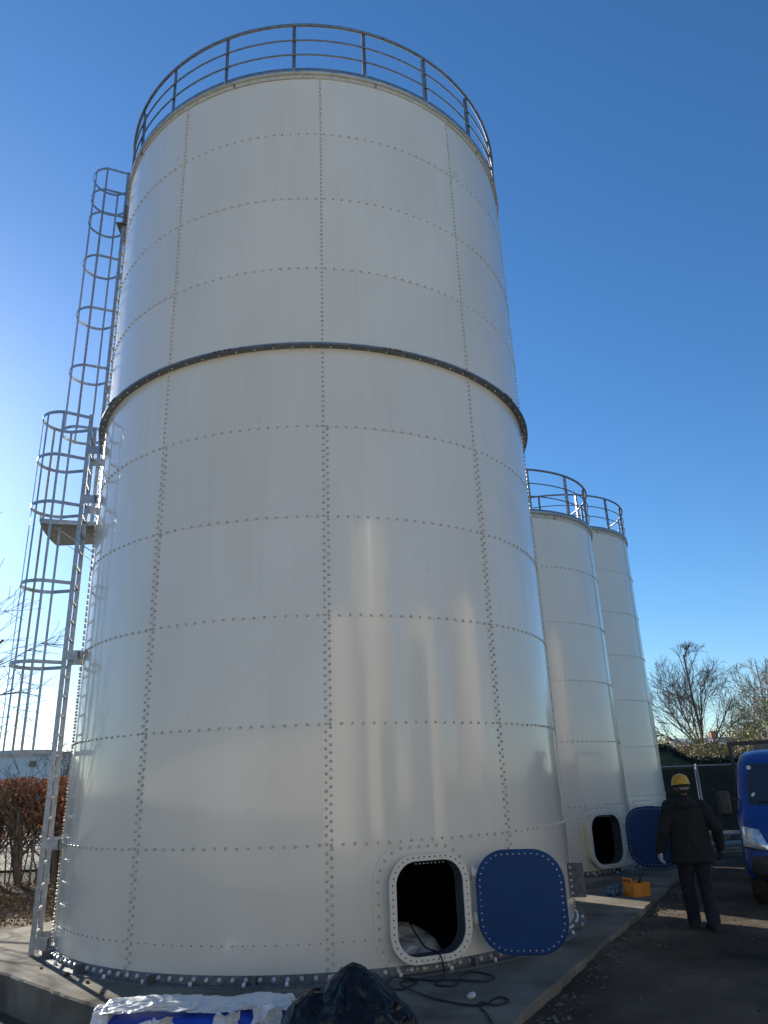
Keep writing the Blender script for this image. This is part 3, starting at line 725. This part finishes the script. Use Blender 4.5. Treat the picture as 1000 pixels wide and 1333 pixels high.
# ------------------------------------------------------------------ loose ground cover
def scatter():
    rng=random.Random(5); b=MB()
    def stone(x,y,r,z=None):
        z=gz(x,y) if z is None else z; n=5; vs=[Vector((0,0,r*.8))]
        for k in range(n): a=2*PI*k/n+rng.uniform(-.3,.3); vs.append(Vector((math.cos(a)*r*rng.uniform(.7,1.2),math.sin(a)*r*rng.uniform(.7,1.2),rng.uniform(0,.3)*r)))
        b.add([v+Vector((x,y,z)) for v in vs],[(0,1+k,1+(k+1)%n) for k in range(n)],'stone')
    for k in range(3300):
        t=rng.random(); 
        if k<600:   # along slab right edge
            d=rng.uniform(0,14); x=1.0+.462*d+abs(rng.gauss(0,.18))+.05; y=7.1+.887*d-abs(rng.gauss(0,.1)); r=rng.uniform(.006,.035)
        elif k<2300: x=rng.uniform(1,14); y=rng.uniform(5,24); r=rng.uniform(.005,.025)
        else: x=rng.uniform(-8,0); y=rng.uniform(4,9); r=rng.uniform(.005,.022)
        s1=-.678*(x+2.75)-.735*(y-7.74); s2=.88*(x-1.17)-.47*(y-7.44)
        if s1<0.02 and s2<0.02: continue
        stone(x,y,r)
    o=b.build('gravel',fix=False); tag(o,'loose stones and rubble scattered over the dirt',kind='stuff',cat='gravel')
    b=MB()
    for k in range(16000):
        x=rng.uniform(-16,-3.4); y=rng.uniform(11.2,18.6)
        s1=.94*(x+5.67)-.33*(y-11.76)
        if s1>-.1: 
            if rng.random()>.01: continue
        if noise.noise(Vector((x*.8,y*.8,7)))<-.25: continue
        s=rng.uniform(.015,.038); quad(b,Vector((x,y,(gz(x,y) if s1<0 else .005)+rng.uniform(.005,.03))),s,'litter',rng)
    tag(b.build('leaf_litter',fix=False),'brown dead leaves littering the ground in front of the beech hedge',kind='stuff',cat='leaves')
    b=MB()
    for k in range(9000):
        x=rng.uniform(-16,-3); y=rng.uniform(12.5,22); z=gz(x,y)
        if .94*(x+5.67)-.33*(y-11.76)>-.1: continue
        if noise.noise(Vector((x*.5,y*.5,2)))<.02 : continue
        h=rng.uniform(.04,.12); a=rng.uniform(0,6); w_=.006; dx,dy=math.cos(a)*w_,math.sin(a)*w_; lx,ly=rng.gauss(0,.03),rng.gauss(0,.03)
        b.add([(x-dx,y-dy,z),(x+dx,y+dy,z),(x+lx,y+ly,z+h)],[(0,1,2)],'grass')
    tag(b.build('grass',fix=False),'thin winter grass between dead leaves at the left',kind='stuff',cat='grass')
scatter()
# pebbles and mud crumbs on slab
for k,(x,y,r) in enumerate(((-3.55,8.95,.035),(-3.2,8.62,.02),(-4.0,9.35,.018),(-2.9,8.2,.015))):
    o=lump('pebble',[((x,y,r*.5),(r,r*.8,r*.6)),((x+r*.5,y,r*.4),(r*.6,r*.6,r*.5))],.005,'stone',.004,.02,k)
    tag(o,['largest brown pebble on the slab near the ladder foot','second brown pebble on the slab nearer the white bundle','small pebble on the slab left of the ladder foot','tiny pebble on the slab edge by the white bundle'][k],'pebble')
o=lump('paper_ball',[((.60,7.52,.02),(.035,.03,.022)),((.62,7.53,.03),(.02,.02,.02))],.005,'sheet',.01,.02,5); tag(o,'small crumpled white scrap on the slab beside the cable loop','litter')

# ------------------------------------------------------------------ plastic sheet inside hatch, cable
a=R(23); c0=Vector((-1.106,11.753,0))
pts=[]
for dx,rr2,z,rr in ((-.15,2.75,-.08,.36),(.1,2.9,-.06,.32),(-.05,3.0,-.05,.26),(.25,2.5,-.05,.36),(-.3,2.3,-.0,.40),(-.02,3.15,.0,.2),(.05,3.3,.04,.13)):
    p=c0+cyl(rr2,a+dx/3,z); pts.append((p,(rr,rr,rr*.95)))
o=lump('plastic_sheet',pts,.02,'sheet',.04,.3,9); crumple(o,.025,.3,9,.25); tag(o,'pile of clear white plastic sheeting lying inside the open hatch','plastic sheet')
def smoothpts(P,n=8):
    P=[Vector(p) for p in P]; out=[]
    for i in range(len(P)-1):
        p0=P[max(i-1,0)];p1=P[i];p2=P[i+1];p3=P[min(i+2,len(P)-1)]
        for k in range(n):
            t=k/n; out.append(.5*((2*p1)+(-p0+p2)*t+(2*p0-5*p1+4*p2-p3)*t*t+(-p0+3*p1-3*p2+p3)*t**3))
    return out+[P[-1]]
z=.012
hp=c0+cyl(3.504+.14,R(23.9),.185)
cab=[c0+cyl(3.1,R(22.5),.42),c0+cyl(3.40,R(23.2),.22),hp,c0+cyl(3.504+.20,R(24.2),.10)]+[(x,y,z+dz) for x,y,dz in ((.40,8.22,0),(.3,8.0,0),(.47,7.92,0),(.55,8.15,0),(.62,8.33,.012),(.74,8.40,0),(.89,8.2,0),(.77,8.04,0),(.5,8.08,.012),(.27,8.15,.0),(.0,8.28,0),(-.12,8.23,0),(-.14,7.96,0),(.01,7.88,0),(.14,8.12,.0),(.05,8.16,.0),(-.02,8.04,.012),(.03,7.88,.014),(.24,7.57,0),(.49,7.33,0),(.67,7.28,0),(.80,7.46,0),(.87,7.48,0),(.90,7.36,0),(.78,7.25,0),(.66,7.30,.014),(.64,7.2,0),(.67,7.06,0),(.69,6.72,0))]
b=MB(); b.tube(smoothpts(cab),.0085,'cable',n=6); tag(b.build('cable'),'thin black cable hanging from the open hatch and looped over the slab','cable')

# ------------------------------------------------------------------ bags at the front
def ridge(p): return 1-2*abs(noise.noise(p))
def drape(name,loc,prof,folds,amp,seed,mk,parent=None,lean=(0,0),nth=220,nt_=70,sx=1,sy=1):
    b=MB(); vs=[]; H=len(prof)-1
    for i in range(nt_+1):
        t=i/nt_*H; k=min(int(t),H-1); f=t-k; f2=f*f*(3-2*f)*.5+f*.5; r=prof[k][0]*(1-f2)+prof[k+1][0]*f2; z=prof[k][1]*(1-f2)+prof[k+1][1]*f2; tt=i/nt_
        for q in range(nth):
            a=2*PI*q/nth; ca,sa=math.cos(a),math.sin(a)
            u=Vector((ca*folds*.32,sa*folds*.32,seed+z*2.2)); w_=ridge(u)*.7+ridge(u*2.3+Vector((0,0,z*5)))*.38+ridge(Vector((ca*r*9,sa*r*9,z*11+seed)))*.4
            rr=r*(1+.12*noise.noise(Vector((ca,sa,seed+z*2))))+amp*w_*(.35+min(r*3,1)*.65)
            zz=z+amp*.5*ridge(Vector((ca*r*7,sa*r*7,seed*2+3)))*(1 if 0<i<nt_ else 0)
            vs.append(Vector((loc[0]+rr*ca*sx+lean[0]*tt,loc[1]+rr*sa*sy+lean[1]*tt,max(zz,.002)+loc[2])))
    b.add(vs,[(i*nth+q,i*nth+(q+1)%nth,(i+1)*nth+(q+1)%nth,(i+1)*nth+q) for i in range(nt_) for q in range(nth)]+[tuple(nt_*nth+q for q in range(nth))],mk,True)
    return b
b=drape('bin_bag',(-.30,6.50,0),[(.40,0),(.41,.06),(.36,.16),(.27,.27),(.17,.37),(.10,.44),(.07,.475),(.03,.475)],5,.045,3.1,'blackbag',lean=(-.09,.05),sy=.8)
b2=drape('x',(-.72,6.52,0),[(.20,0),(.22,.05),(.20,.15),(.14,.25),(.07,.31),(.02,.32)],3.6,.04,8.4,'blackbag',lean=(.06,.02),nth=130,nt_=50)
b.add(b2.v,b2.f,'blackbag',True); o=b.build('bin_bag'); crumple(o,.016,.34,3,.18)
tag(o,'black plastic bin liner slumped on the slab in front of the tallest silo','bin bag')
def bundle():
    root=empty('plastic_bundle',(-2.4,7.0,0)); rng=random.Random(3)
    b=MB()
    def roll(x0,x1,yc,zc,ry,rz,seed,nu=260,nv=80,th0=.1,th1=2.72,amp=.03,mk='sheet'):
        vs=[]
        for i in range(nu+1):
            t=i/nu; x=x0+(x1-x0)*t; endf=min(1,t/.06,(1-t)/.05); endf=.35+.65*math.sin(endf*PI/2)
            for j in range(nv+1):
                a=th1+(th0-th1)*j/nv; p=Vector((x*3.2,a*1.6,seed))
                w_=ridge(p)*.9+ridge(p*2.1+Vector((3,0,0)))*.5+ridge(Vector((x*14,a*4,seed)))*.28
                k=endf+amp*w_/rz*.8
                vs.append(Vector((x+.02*noise.noise(Vector((a*2,x*2,seed))),yc+math.cos(a)*ry*k,zc+math.sin(a)*rz*k+.02*noise.noise(Vector((x*2.5,0,seed))))))
        b.add(vs,[(i*(nv+1)+j,i*(nv+1)+j+1,(i+1)*(nv+1)+j+1,(i+1)*(nv+1)+j) for i in range(nu) for j in range(nv)],mk,True)
    roll(-.05,.74,.05,.125,.18,.055,1.3,amp=.022); roll(.62,1.5,.07,.11,.17,.05,4.7,amp=.024); roll(-.09,.06,-.02,.03,.15,.135,7.7,nu=90,amp=.02,th1=3.2)
    b.build('white_sheet',root,fix=False)
    # blue folded plastic below
    b=MB(); roll(-.03,1.5,.0,.04,.19,.072,11.1,amp=.008,mk='bluefoam',th0=0,th1=3.3); b.build('blue_sheet',root,fix=False)
    b=MB(); b.box((.85,-.03,.03),(.62,.2,.03),'cardboard',bev=.008,rot=Matrix.Rotation(.02,3,'Z')); b.build('board',root)
    # loose crumpled flaps in front
    for k,(x,y,zz,s) in enumerate(((.38,-.26,.03,.12),(.52,-.28,.06,.10),(1.02,-.24,.08,.11),(1.32,-.22,.06,.13),(.2,-.22,-.02,.1))):
        b=MB(); n=7; vs=[]
        for i in range(n):
            for j in range(n):
                u,v=i/(n-1)-.5,j/(n-1)-.5; q=Vector((u*3,v*3,k*4)); vs.append(Vector((x+s*1.7*u+s*.5*noise.noise(q),y+s*.6*noise.noise(q+Vector((9,0,0))),zz+s*1.5*(v)+s*.5*noise.noise(q+Vector((0,9,0))))))
        b.add(vs,[(i*n+j,i*n+j+1,(i+1)*n+j+1,(i+1)*n+j) for i in range(n-1) for j in range(n-1)],'sheet',False); b.build('sheet_flap',root,fix=False)
    tag(root,'crumpled white and blue plastic sheeting bundle left of the black bag','plastic bundle')
bundle()

# ------------------------------------------------------------------ tool box + blue bag
def toolbox():
    root=empty('open_crate',(3.72,12.86,0),R(18)); w_,d_,h_=.15,.13,.095; t=.008
    b=MB()
    b.box((0,d_,h_),(w_,t,h_),'orange',bev=.003); b.box((0,-d_,h_),(w_,t,h_),'orange',bev=.003); b.box((-w_,0,.13),(t,d_-.01,.13),'orange',bev=.003); b.box((w_,0,h_),(t,d_-.01,h_),'orange',bev=.003); b.box((0,0,.012),(w_-.01,d_-.01,.01),'orange')
    for x in (-.11,-.03,.05,.12): b.box((x,-d_-.011,h_),(.006,.004,h_-.01),'orange')
    b.box((0,-d_-.008,2*h_-.008),(w_+.012,.012,.01),'orange',bev=.003)
    b.build('box_body',root)
    b=MB(); b.box((-w_-.012,-.02,.14),(.004,.11,.09),'orange',bev=.002); b.tube([(-w_-.02,-.08,.2),(-w_-.035,-.08,.23),(-w_-.035,.05,.23),(-w_-.02,.05,.2)],.008,'blackplastic',n=6); b.build('side_panel',root)
    b=MB(); b.tube([(w_-.03,.08,.15),(w_+.01,.08,.27)],.018,'blackplastic',n=8); b.tube([(w_+.01,.08,.27),(w_+.06,.06,.29)],.016,'blackplastic',n=8); b.build('tool_handle',root)
    tag(root,'open orange-yellow tool box on the slab edge in front of the middle silo','tool box')
toolbox()
o=lump('tool_bag',[((3.40,13.0,.06),(.10,.10,.08)),((3.33,12.95,.05),(.08,.08,.06)),((3.45,13.05,.09),(.07,.08,.08))],.012,'teal',.03,.06,6); tag(o,'small crumpled blue cloth bag lying left of the orange tool box','bag')

# ------------------------------------------------------------------ person
def capsule_chain(b,pts,rads,mk,n=12,ell=None):
    pts=[Vector(p) for p in pts]
    b.tube(pts,list(rads),mk,n=n,ell=ell)
    for p,r in zip(pts,rads): b.sphere(p,r*.98,mk,n=12,m=8)
def person():
    root=empty('person',(3.80,10.45,-.055),R(-6)); J={}
    # local: x right, y forward (away from camera), z up
    sh=1.42
    neck=(0.0,.02,1.50); 
    Ls,Le,Lw=(-.20,.0,1.41),(-.33,-.03,1.13),(-.385,.05,.90)
    Rs,Re,Rw=(.20,.0,1.40),(.345,-.06,1.14),(.37,.06,.92)
    Lh,Lk,La=(-.10,.0,.90),(-.115,.05,.49),(-.10,-.10,.10)
    Rh,Rk,Ra=(.10,.0,.90),(.10,.03,.48),(.085,-.02,.09)
    La=(-.075,.14,.09); Lk=(-.10,.10,.49); Ra=(.085,-.14,.09); Rk=(.10,-.0,.49)
    b=MB()
    # head
    b.sphere((0,.035,1.665),(.076,.096,.115),'skin',16,12); b.sphere((0,.075,1.60),(.05,.055,.05),'skin'); b.sphere((0,.142,1.645),(.013,.02,.022),'skin',8,6)
    for s in (-1,1): b.sphere((s*.078,.03,1.645),(.013,.022,.032),'skin',8,6)
    capsule_chain(b,[(0,.0,1.44),(0,.02,1.58)],[.06,.055],'skin')
    b.sphere((0,0,1.30),(.17,.11,.18),'skin'); b.sphere((0,0,1.08),(.15,.10,.17),'skin'); b.sphere((0,0,.93),(.16,.11,.12),'skin')
    for S_,E_,W_ in ((Ls,Le,Lw),(Rs,Re,Rw)): capsule_chain(b,[S_,E_,W_],[.052,.042,.029],'skin')
    for H_,K_,A_ in ((Lh,Lk,La),(Rh,Rk,Ra)): capsule_chain(b,[H_,K_,A_],[.082,.055,.04],'skin')
    def hand(b,W,s,grow,mk):
        W=Vector(W); d=Vector((s*.06,.18,-1)).normalized(); side=Vector((0,1,.15)).normalized(); out=Vector((s,0,0))
        capsule_chain(b,[W,W+d*.03],[.027+grow,.03+grow],mk,8)
        for k,(o_,L) in enumerate(((.030,.072),(.010,.082),(-.010,.076),(-.029,.060))):
            p=W+d*.035+side*o_; q=W+d*.095+side*o_*1.15; capsule_chain(b,[p,q],[.014+grow,.0125+grow],mk,8)
            r=q+(d*.9-out*.3)*L*.5; t=r+(d*.55-out*.8).normalized()*L*.5; capsule_chain(b,[q,r,t],[.0105+grow,.009+grow,.0075+grow],mk,6)
        p=W+d*.03+side*.03; q=p+(side*.75+d*.6-out*.15).normalized()*.045; r=q+(side*.25+d*.95-out*.3).normalized()*.032; capsule_chain(b,[p,q,r],[.014+grow,.011+grow,.009+grow],mk,6)
    hand(b,Lw,-1,0,'skin'); hand(b,Rw,1,0,'skin')
    for A_ in (La,Ra): b.sphere((A_[0],A_[1]+.05,.06),(.04,.11,.04),'skin')
    o=b.build('body',root); remesh(o,.009,2)
    # eyes/face details
    b=MB()
    for s in (-1,1): b.sphere((s*.03,.122,1.672),.012,'cream',8,6)
    b.build('eyes',o); b=MB(); b.sphere((0,.128,1.598),(.025,.006,.006),'brick',8,6); b.build('mouth',o)
    # hair under helmet
    b=MB(); b.sphere((0,.015,1.66),(.084,.098,.105),'hair',16,10); oh=b.build('hair',root); remesh(oh,.01,2,.006,.02,seed=1)
    # helmet
    h=empty('helmet',(0,.02,1.695),parent=root); h.rotation_euler=(R(-4),0,R(3))
    b=MB(); n=28; vs=[];prof=[(0,.125),(.035,.121),(.07,.106),(.095,.078),(.108,.04),(.114,.0),(.118,-.012),(.128,-.014)]
    for rr,z in prof[1:]:
        for k in range(n):
            a=2*PI*k/n; e=1.18; pe=1.0+ (.28*max(0,math.sin(a))**3 if z<-.011 else 0); vs.append((rr*math.cos(a)*pe,rr*e*math.sin(a)*pe,z-(.01 if (z<-.011 and math.sin(a)>.5) else 0)))
    vs.append((0,0,.125)); K=len(prof)-1; fs=[(p*n+k,p*n+(k+1)%n,(p+1)*n+(k+1)%n,(p+1)*n+k) for p in range(K-1) for k in range(n)]+[(k,(k+1)%n,K*n) for k in range(n)]
    b.add(vs,fs,'helmet',True); b.tube([(0,-.12+.0,.045),(0,-.07,.108),(0,0,.129),(0,.07,.112),(0,.125,.045)],.007,'helmet',n=6); b.build('helmet_shell',h)
    b=MB(); b.tube([(.098*math.cos(a),.108*math.sin(a)-.0,-.035-.012*(math.sin(a)<0)) for a in [2*PI*k/20 for k in range(20)]],.011,'blackplastic',n=6,closed=True); b.strip([(-.09,-.05,-.04),(-.05,-.105,-.06),(0,-.12,-.065),(.05,-.105,-.06),(.09,-.05,-.04)],(0,0,1),.03,.004,'galv_dull'); b.build('headband',h)
    # jacket
    b=MB()
    prof=[(1.475,.07,.06),(1.455,.15,.085),(1.42,.205,.105),(1.36,.232,.13),(1.25,.240,.142),(1.12,.240,.145),(1.0,.250,.15),(.88,.266,.158),(.76,.276,.165),(.745,.262,.15)]
    vs=[(wx*math.cos(2*PI*k/24),wy*math.sin(2*PI*k/24),z) for z,wx,wy in prof for k in range(24)]; b.add(vs,[(p*24+k,p*24+(k+1)%24,(p+1)*24+(k+1)%24,(p+1)*24+k) for p in range(len(prof)-1) for k in range(24)]+[tuple(range(24)),tuple((len(prof)-1)*24+k for k in range(24))],'jacket')
    capsule_chain(b,[(0,0,1.45),(0,.01,1.52)],[.085,.075],'jacket')
    b.sphere((0,-.085,1.455),(.13,.075,.075),'jacket',16,8)      # hood
    for S_,E_,W_ in ((Ls,Le,Lw),(Rs,Re,Rw)):
        capsule_chain(b,[(S_[0]*.7,S_[1],S_[2]),S_,E_,W_],[.085,.092,.074,.058],'jacket')
    o=b.build('jacket',root); remesh(o,.012,3,.02,.17,seed=4)
    # trousers
    b=MB(); b.sphere((0,0,.90),(.185,.13,.13),'trouser',16,10); b.sphere((0,0,.82),(.19,.125,.1),'trouser',16,10)
    for H_,K_,A_ in ((Lh,Lk,La),(Rh,Rk,Ra)):
        A2=(A_[0],A_[1],A_[2]-.015); capsule_chain(b,[(H_[0],H_[1],.82),((H_[0]+K_[0])/2,(H_[1]+K_[1])/2,.66),K_,A2],[.105,.098,.083,.08],'trouser')
    o=b.build('trousers',root); remesh(o,.013,3,.014,.09,seed=6)
    for A_,tw,lift in ((La,-.1,0),(Ra,.12,0)):
        b=MB(); rz=Matrix.Rotation(tw,3,'Z')
        for dx,dy,dz,r in ((0,-.05,.055,(.046,.05,.055)),(0,.03,.05,(.048,.07,.045)),(0,.11,.04,(.05,.07,.035)),(0,.16,.035,(.045,.045,.028)),(0,-.01,.11,(.05,.055,.06))):
            p=rz@Vector((dx,dy,0)); b.sphere((A_[0]+p.x,A_[1]+p.y,dz),r,'boot')
        b.box((A_[0],A_[1]+.045,.012),(.048,.145,.012),'boot',rot=rz,bev=.008)
        o=b.build('boot',root); remesh(o,.009,2)
    for W_,s,mk in ((Lw,-1,'glove'),(Rw,1,'gloveblack')):
        b=MB(); W2=Vector(W_); capsule_chain(b,[W2+Vector((0,-.01,.05)),W2],[.04,.036],mk,8); hand(b,W_,s,.011,mk); o=b.build('glove',root); remesh(o,.0065,1)
    tag(root,'man walking away in dark jacket, navy trousers and yellow safety helmet','person')
person()

# ------------------------------------------------------------------ blue light truck
def truck():
    F=Vector((-.44,-.898,0)).normalized(); root=empty('light_truck',(5.86,11.28,-.06),math.atan2(F.y,F.x)+PI/2)
    # local: -y = forward (towards the camera), +x = towards the truck's left side as seen here on the right, z up
    lv=[(.36,0.06,.93,.16),(.42,.0,.97,.22),(.60,-.02,.985,.24),(.74,.02,.985,.24),(.95,.07,.985,.22),(1.10,.13,.98,.2),(1.22,.24,.97,.18),(1.30,.40,.955,.16),(1.55,.56,.93,.15),(1.80,.73,.895,.15),(1.95,.85,.865,.17),(2.05,.98,.82,.22),(2.11,1.15,.74,.28),(2.14,1.45,.62,.3)]
    b=MB(); n=0; vs=[]; BK=2.35
    for z,f,w_,r in lv:
        lp=[]; K=7
        bow=.07
        def fy(x): return f+bow*(x/w_)**2
        bk=BK-(0 if z<1.9 else (z-1.9)*.6)
        for k in range(K+1): a=R(180+90*k/K); lp.append((-w_+r+r*math.cos(a),fy(-w_+r)+r+r*math.sin(a)))
        for x in (-.4,-.2,0,.2,.4): lp.append((x*w_/.98,fy(x)))
        for k in range(K+1): a=R(270+90*k/K); lp.append((w_-r+r*math.cos(a),fy(w_-r)+r+r*math.sin(a)))
        lp+=[(w_,bk-.04),(w_-.04,bk),(-w_+.04,bk),(-w_,bk-.04)]
        n=len(lp); vs+=[(x,y,z) for x,y in lp]
    K=len(lv); b.add(vs,[(p*n+k,p*n+(k+1)%n,(p+1)*n+(k+1)%n,(p+1)*n+k) for p in range(K-1) for k in range(n)]+[tuple(range((K-1)*n,K*n))],'vanblue',True)
    cabo=b.build('cab_body',root)
    me=cabo.data; bvh=BVHTree.FromPolygons([v.co.copy() for v in me.vertices],[tuple(p.vertices) for p in me.polygons])
    def front(x,z,off=.004):
        h=bvh.ray_cast(Vector((x,-3,z)),Vector((0,1,0)))
        if h[0] is None: return Vector((x,1.2,z))
        return h[0]+Vector((0,-off,0))
    def patch(name,quad4,mk,off=.004,nu=10,nv=6,parent=root,th=.0):
        A,B_,C_,D_=[Vector(q) for q in quad4]; vs=[]
        for j in range(nv+1):
            for i in range(nu+1):
                u,v=i/nu,j/nv; p=(A*(1-u)+B_*u)*(1-v)+(D_*(1-u)+C_*u)*v; e=off*(1 if 0<i<nu and 0<j<nv else .15); vs.append(front(p.x,p.y,e))
        b=MB(); b.add(vs,[(j*(nu+1)+i,j*(nu+1)+i+1,(j+1)*(nu+1)+i+1,(j+1)*(nu+1)+i) for j in range(nv) for i in range(nu)],mk,True); return b.build(name,parent,fix=False)
    ws=patch('windscreen',[(-.80,1.33),(.80,1.33),(.74,1.93),(-.74,1.93)],'glassdark',.006)
    for zz in (1.45,1.84): patch('screen_sticker',[(-.74,zz),(-.68,zz),(-.68,zz+.06),(-.74,zz+.06)],'cream',.014,2,2,ws)
    for s in (-1,1):
        patch('headlight',[(s*.955,.80),(s*.60,.74),(s*.72,1.02),(s*.95,1.06)],'lens',.022)
        patch('headlight_surround',[(s*.962,.77),(s*.57,.71),(s*.60,.745),(s*.955,.80)],'blackplastic',.012)
        patch('lower_bumper',[(s*.93,.37),(0,.37),(0,.66),(s*.95,.68)],'blackplastic',.02)
        patch('bumper_trim',[(s*.60,.665),(0,.665),(0,.70),(s*.60,.70)],'galv_dull',.03)
    patch('grille',[(-.50,.76),(.50,.76),(.56,.98),(-.56,.98)],'blackplastic',.012)
    for k in range(4): patch('grille_bar',[(-.49,.78+k*.05),(.49,.78+k*.05),(.5,.795+k*.05),(-.5,.795+k*.05)],'rim',.022,8,1)
    for s in (-1,1):
        b=MB(); q=[front(s*.05+ t*s*.6,1.34+.05*t,.02) for t in (0,.33,.66,1)]; b.tube(q,.009,'blackplastic',n=6); b.build('wiper',root)
        # side window, door line, handle
        b=MB(); b.add([(s*.955,.72,1.36),(s*.955,1.55,1.36),(s*.90,1.55,1.86),(s*.90,.95,1.86)],[(0,1,2,3)],'glassdark'); so2=b.build('side_window',root,fix=False); so2.location.x=s*.012
        b=MB(); b.box((s*.99,1.42,1.12),(.012,.07,.016),'blackplastic',bev=.004); b.build('door_handle',root)
        for y in (.55,1.65): 
            b=MB(); b.box((s*.985,y,.95),(.003,.006,.42),'blackplastic'); b.build('door_gap',root)
        # mirror
        mr=empty('mirror',(s*1.13,.62,1.36),parent=root); b=MB(); b.box((0,0,0),(.10,.055,.18),'blackplastic',bev=.045); b.build('mirror_shell',mr)
        b=MB(); b.box((0,.057,.0),(.08,.002,.15),'lens'); b.build('mirror_glass',mr)
        b=MB(); b.tube([(-s*.05,.0,.08),(-s*.22,.04,.05)],.016,'blackplastic',n=6); b.tube([(-s*.05,.0,-.10),(-s*.20,.04,-.12)],.016,'blackplastic',n=6); b.build('mirror_arm',mr)
    def wheel(x,y,r=.35,w_=.11):
        e=empty('wheel',(x,y,r),parent=root); b=MB(); n=32; s=1 if x>0 else -1
        prof=[(-w_,r*.62),(-w_,r*.88),(-w_*.75,r*.97),(-w_*.3,r),(w_*.3,r),(w_*.75,r*.97),(w_,r*.88),(w_,r*.62)]
        vs=[(px,pr*math.cos(2*PI*k/n),pr*math.sin(2*PI*k/n)) for px,pr in prof for k in range(n)]; b.add(vs,[(p*n+k,p*n+(k+1)%n,(p+1)*n+(k+1)%n,(p+1)*n+k) for p in range(7) for k in range(n)],'rubber',True)
        for k in range(n): 
            a=2*PI*(k+.5)/n
            for q in (-.6,0,.6): b.box((q*w_,r*math.cos(a)*1.0,r*math.sin(a)*1.0),(.018,.012,.006),'rubber',rot=Matrix.Rotation(a-PI/2,3,'X'))
        b.build('tyre',e); b=MB(); prof=[(s*w_*.8,r*.62),(s*w_*.35,r*.5),(s*w_*.35,r*.2),(s*w_*.9,r*.16),(s*w_*.9,.001)]
        vs=[(px,pr*math.cos(2*PI*k/n),pr*math.sin(2*PI*k/n)) for px,pr in prof for k in range(n)]; b.add(vs,[(p*n+k,p*n+(k+1)%n,(p+1)*n+(k+1)%n,(p+1)*n+k) for p in range(4) for k in range(n)],'rim',True); b.build('rim',e)
    for x in (-.85,.85):
        wheel(x,.62); wheel(x,4.3)
        s=1 if x>0 else -1
        b=MB(); a_=[R(10+160*k/14) for k in range(15)]; b.strip([(s*.965,.62-.42*math.cos(t),.33+.42*math.sin(t)) for t in a_],(1,0,0),.07,.03,'blackplastic'); b.build('wheel_arch',root)
    b=MB(); b.box((0,2.9,.52),(.40,2.6,.09),'blackplastic'); b.box((0,.9,.40),(.88,.2,.10),'blackplastic'); b.box((0,.7,.5),(.70,.5,.13),'blackplastic'); b.build('chassis',root)
    b=MB(); b.box((0,4.2,.86),(1.02,1.75,.05),'galv_dull',bev=.01)
    for s in (-1,1): b.box((s*1.02,4.2,1.1),(.02,1.75,.2),'blackplastic',bev=.008)
    b.box((0,5.93,1.1),(1.0,.02,.2),'blackplastic'); b.build('flatbed',root)
    b=MB(); 
    for x in (-1.0,-.34,.34,1.0): b.box((x,2.47,1.55),(.03,.03,.76),'blackplastic')
    for z in (1.1,1.5,1.9,2.28): b.box((0,2.47,z),(1.04,.032,.035),'blackplastic')
    b.box((0,2.50,1.3),(.98,.008,.4),'blackplastic'); b.box((0,2.46,2.20),(.62,.02,.05),'galv_dull'); b.build('headboard',root)
    b=MB(); 
    for s in (-1,1): b.tube([(s*.2+.5,2.3,2.36),(s*.2+.5,5.6,2.30)],.028,'galv',n=6)
    for k in range(11): b.tube([(.3,2.4+k*.3,2.36),(.7,2.4+k*.3,2.36)],.014,'galv',n=6)
    b.build('roof_ladder',root)
    b=MB(); b.box((0,-.045,.52),(.26,.006,.055),'cream',bev=.003); b.build('number_plate',root)
    tag(root,'blue flatbed light truck parked at the right edge facing the camera','truck')
truck()

# ------------------------------------------------------------------ neighbour silos behind the photographer (mirrored in the enamel); unseen bounce surfaces added
b=MB(); b.add([(-45,-70,-.10),(45,-70,-.10),(45,.6,-.10),(-45,.6,-.10)],[(0,1,2,3)],'bounce_yard'); tag(b.build('bounce_yard',fix=False),kind='structure')  # unseen pale ground, added to warm the light and reflections on the silos
for src,x,y,rz,lab in ((silo1,11.6,-12.2,.4,'tall white silo behind the photographer, in the opposite row'),(silo2,4.3,-8.8,.9,'short white silo behind the photographer, nearest of the opposite row'),(silo2,14.2,-2.2,1.3,'short white silo behind the photographer, to the right'),(silo2,16.5,4.8,2.0,'short white silo behind the photographer, last of the opposite row')):
    c=copy_tree(src); c.location=(x,y,-.1); c.rotation_euler=(0,0,rz); tag(c,lab,'silo','silos of the opposite row')
root=empty('fill_block',(-60,-42,-.1)); b=MB(); b.box((0,0,2.7),(110,7,2.7),'cream'); b.build('wall',root); b=MB(); rooffab(b,-110.4,110.4,-7.4,7.4,5.42,6.2,'roofgrey'); b.build('roof',root)  # unseen cream block, added for warm fill and beige reflections
tag(root,'unseen long cream block added behind the photographer for warm fill','building')
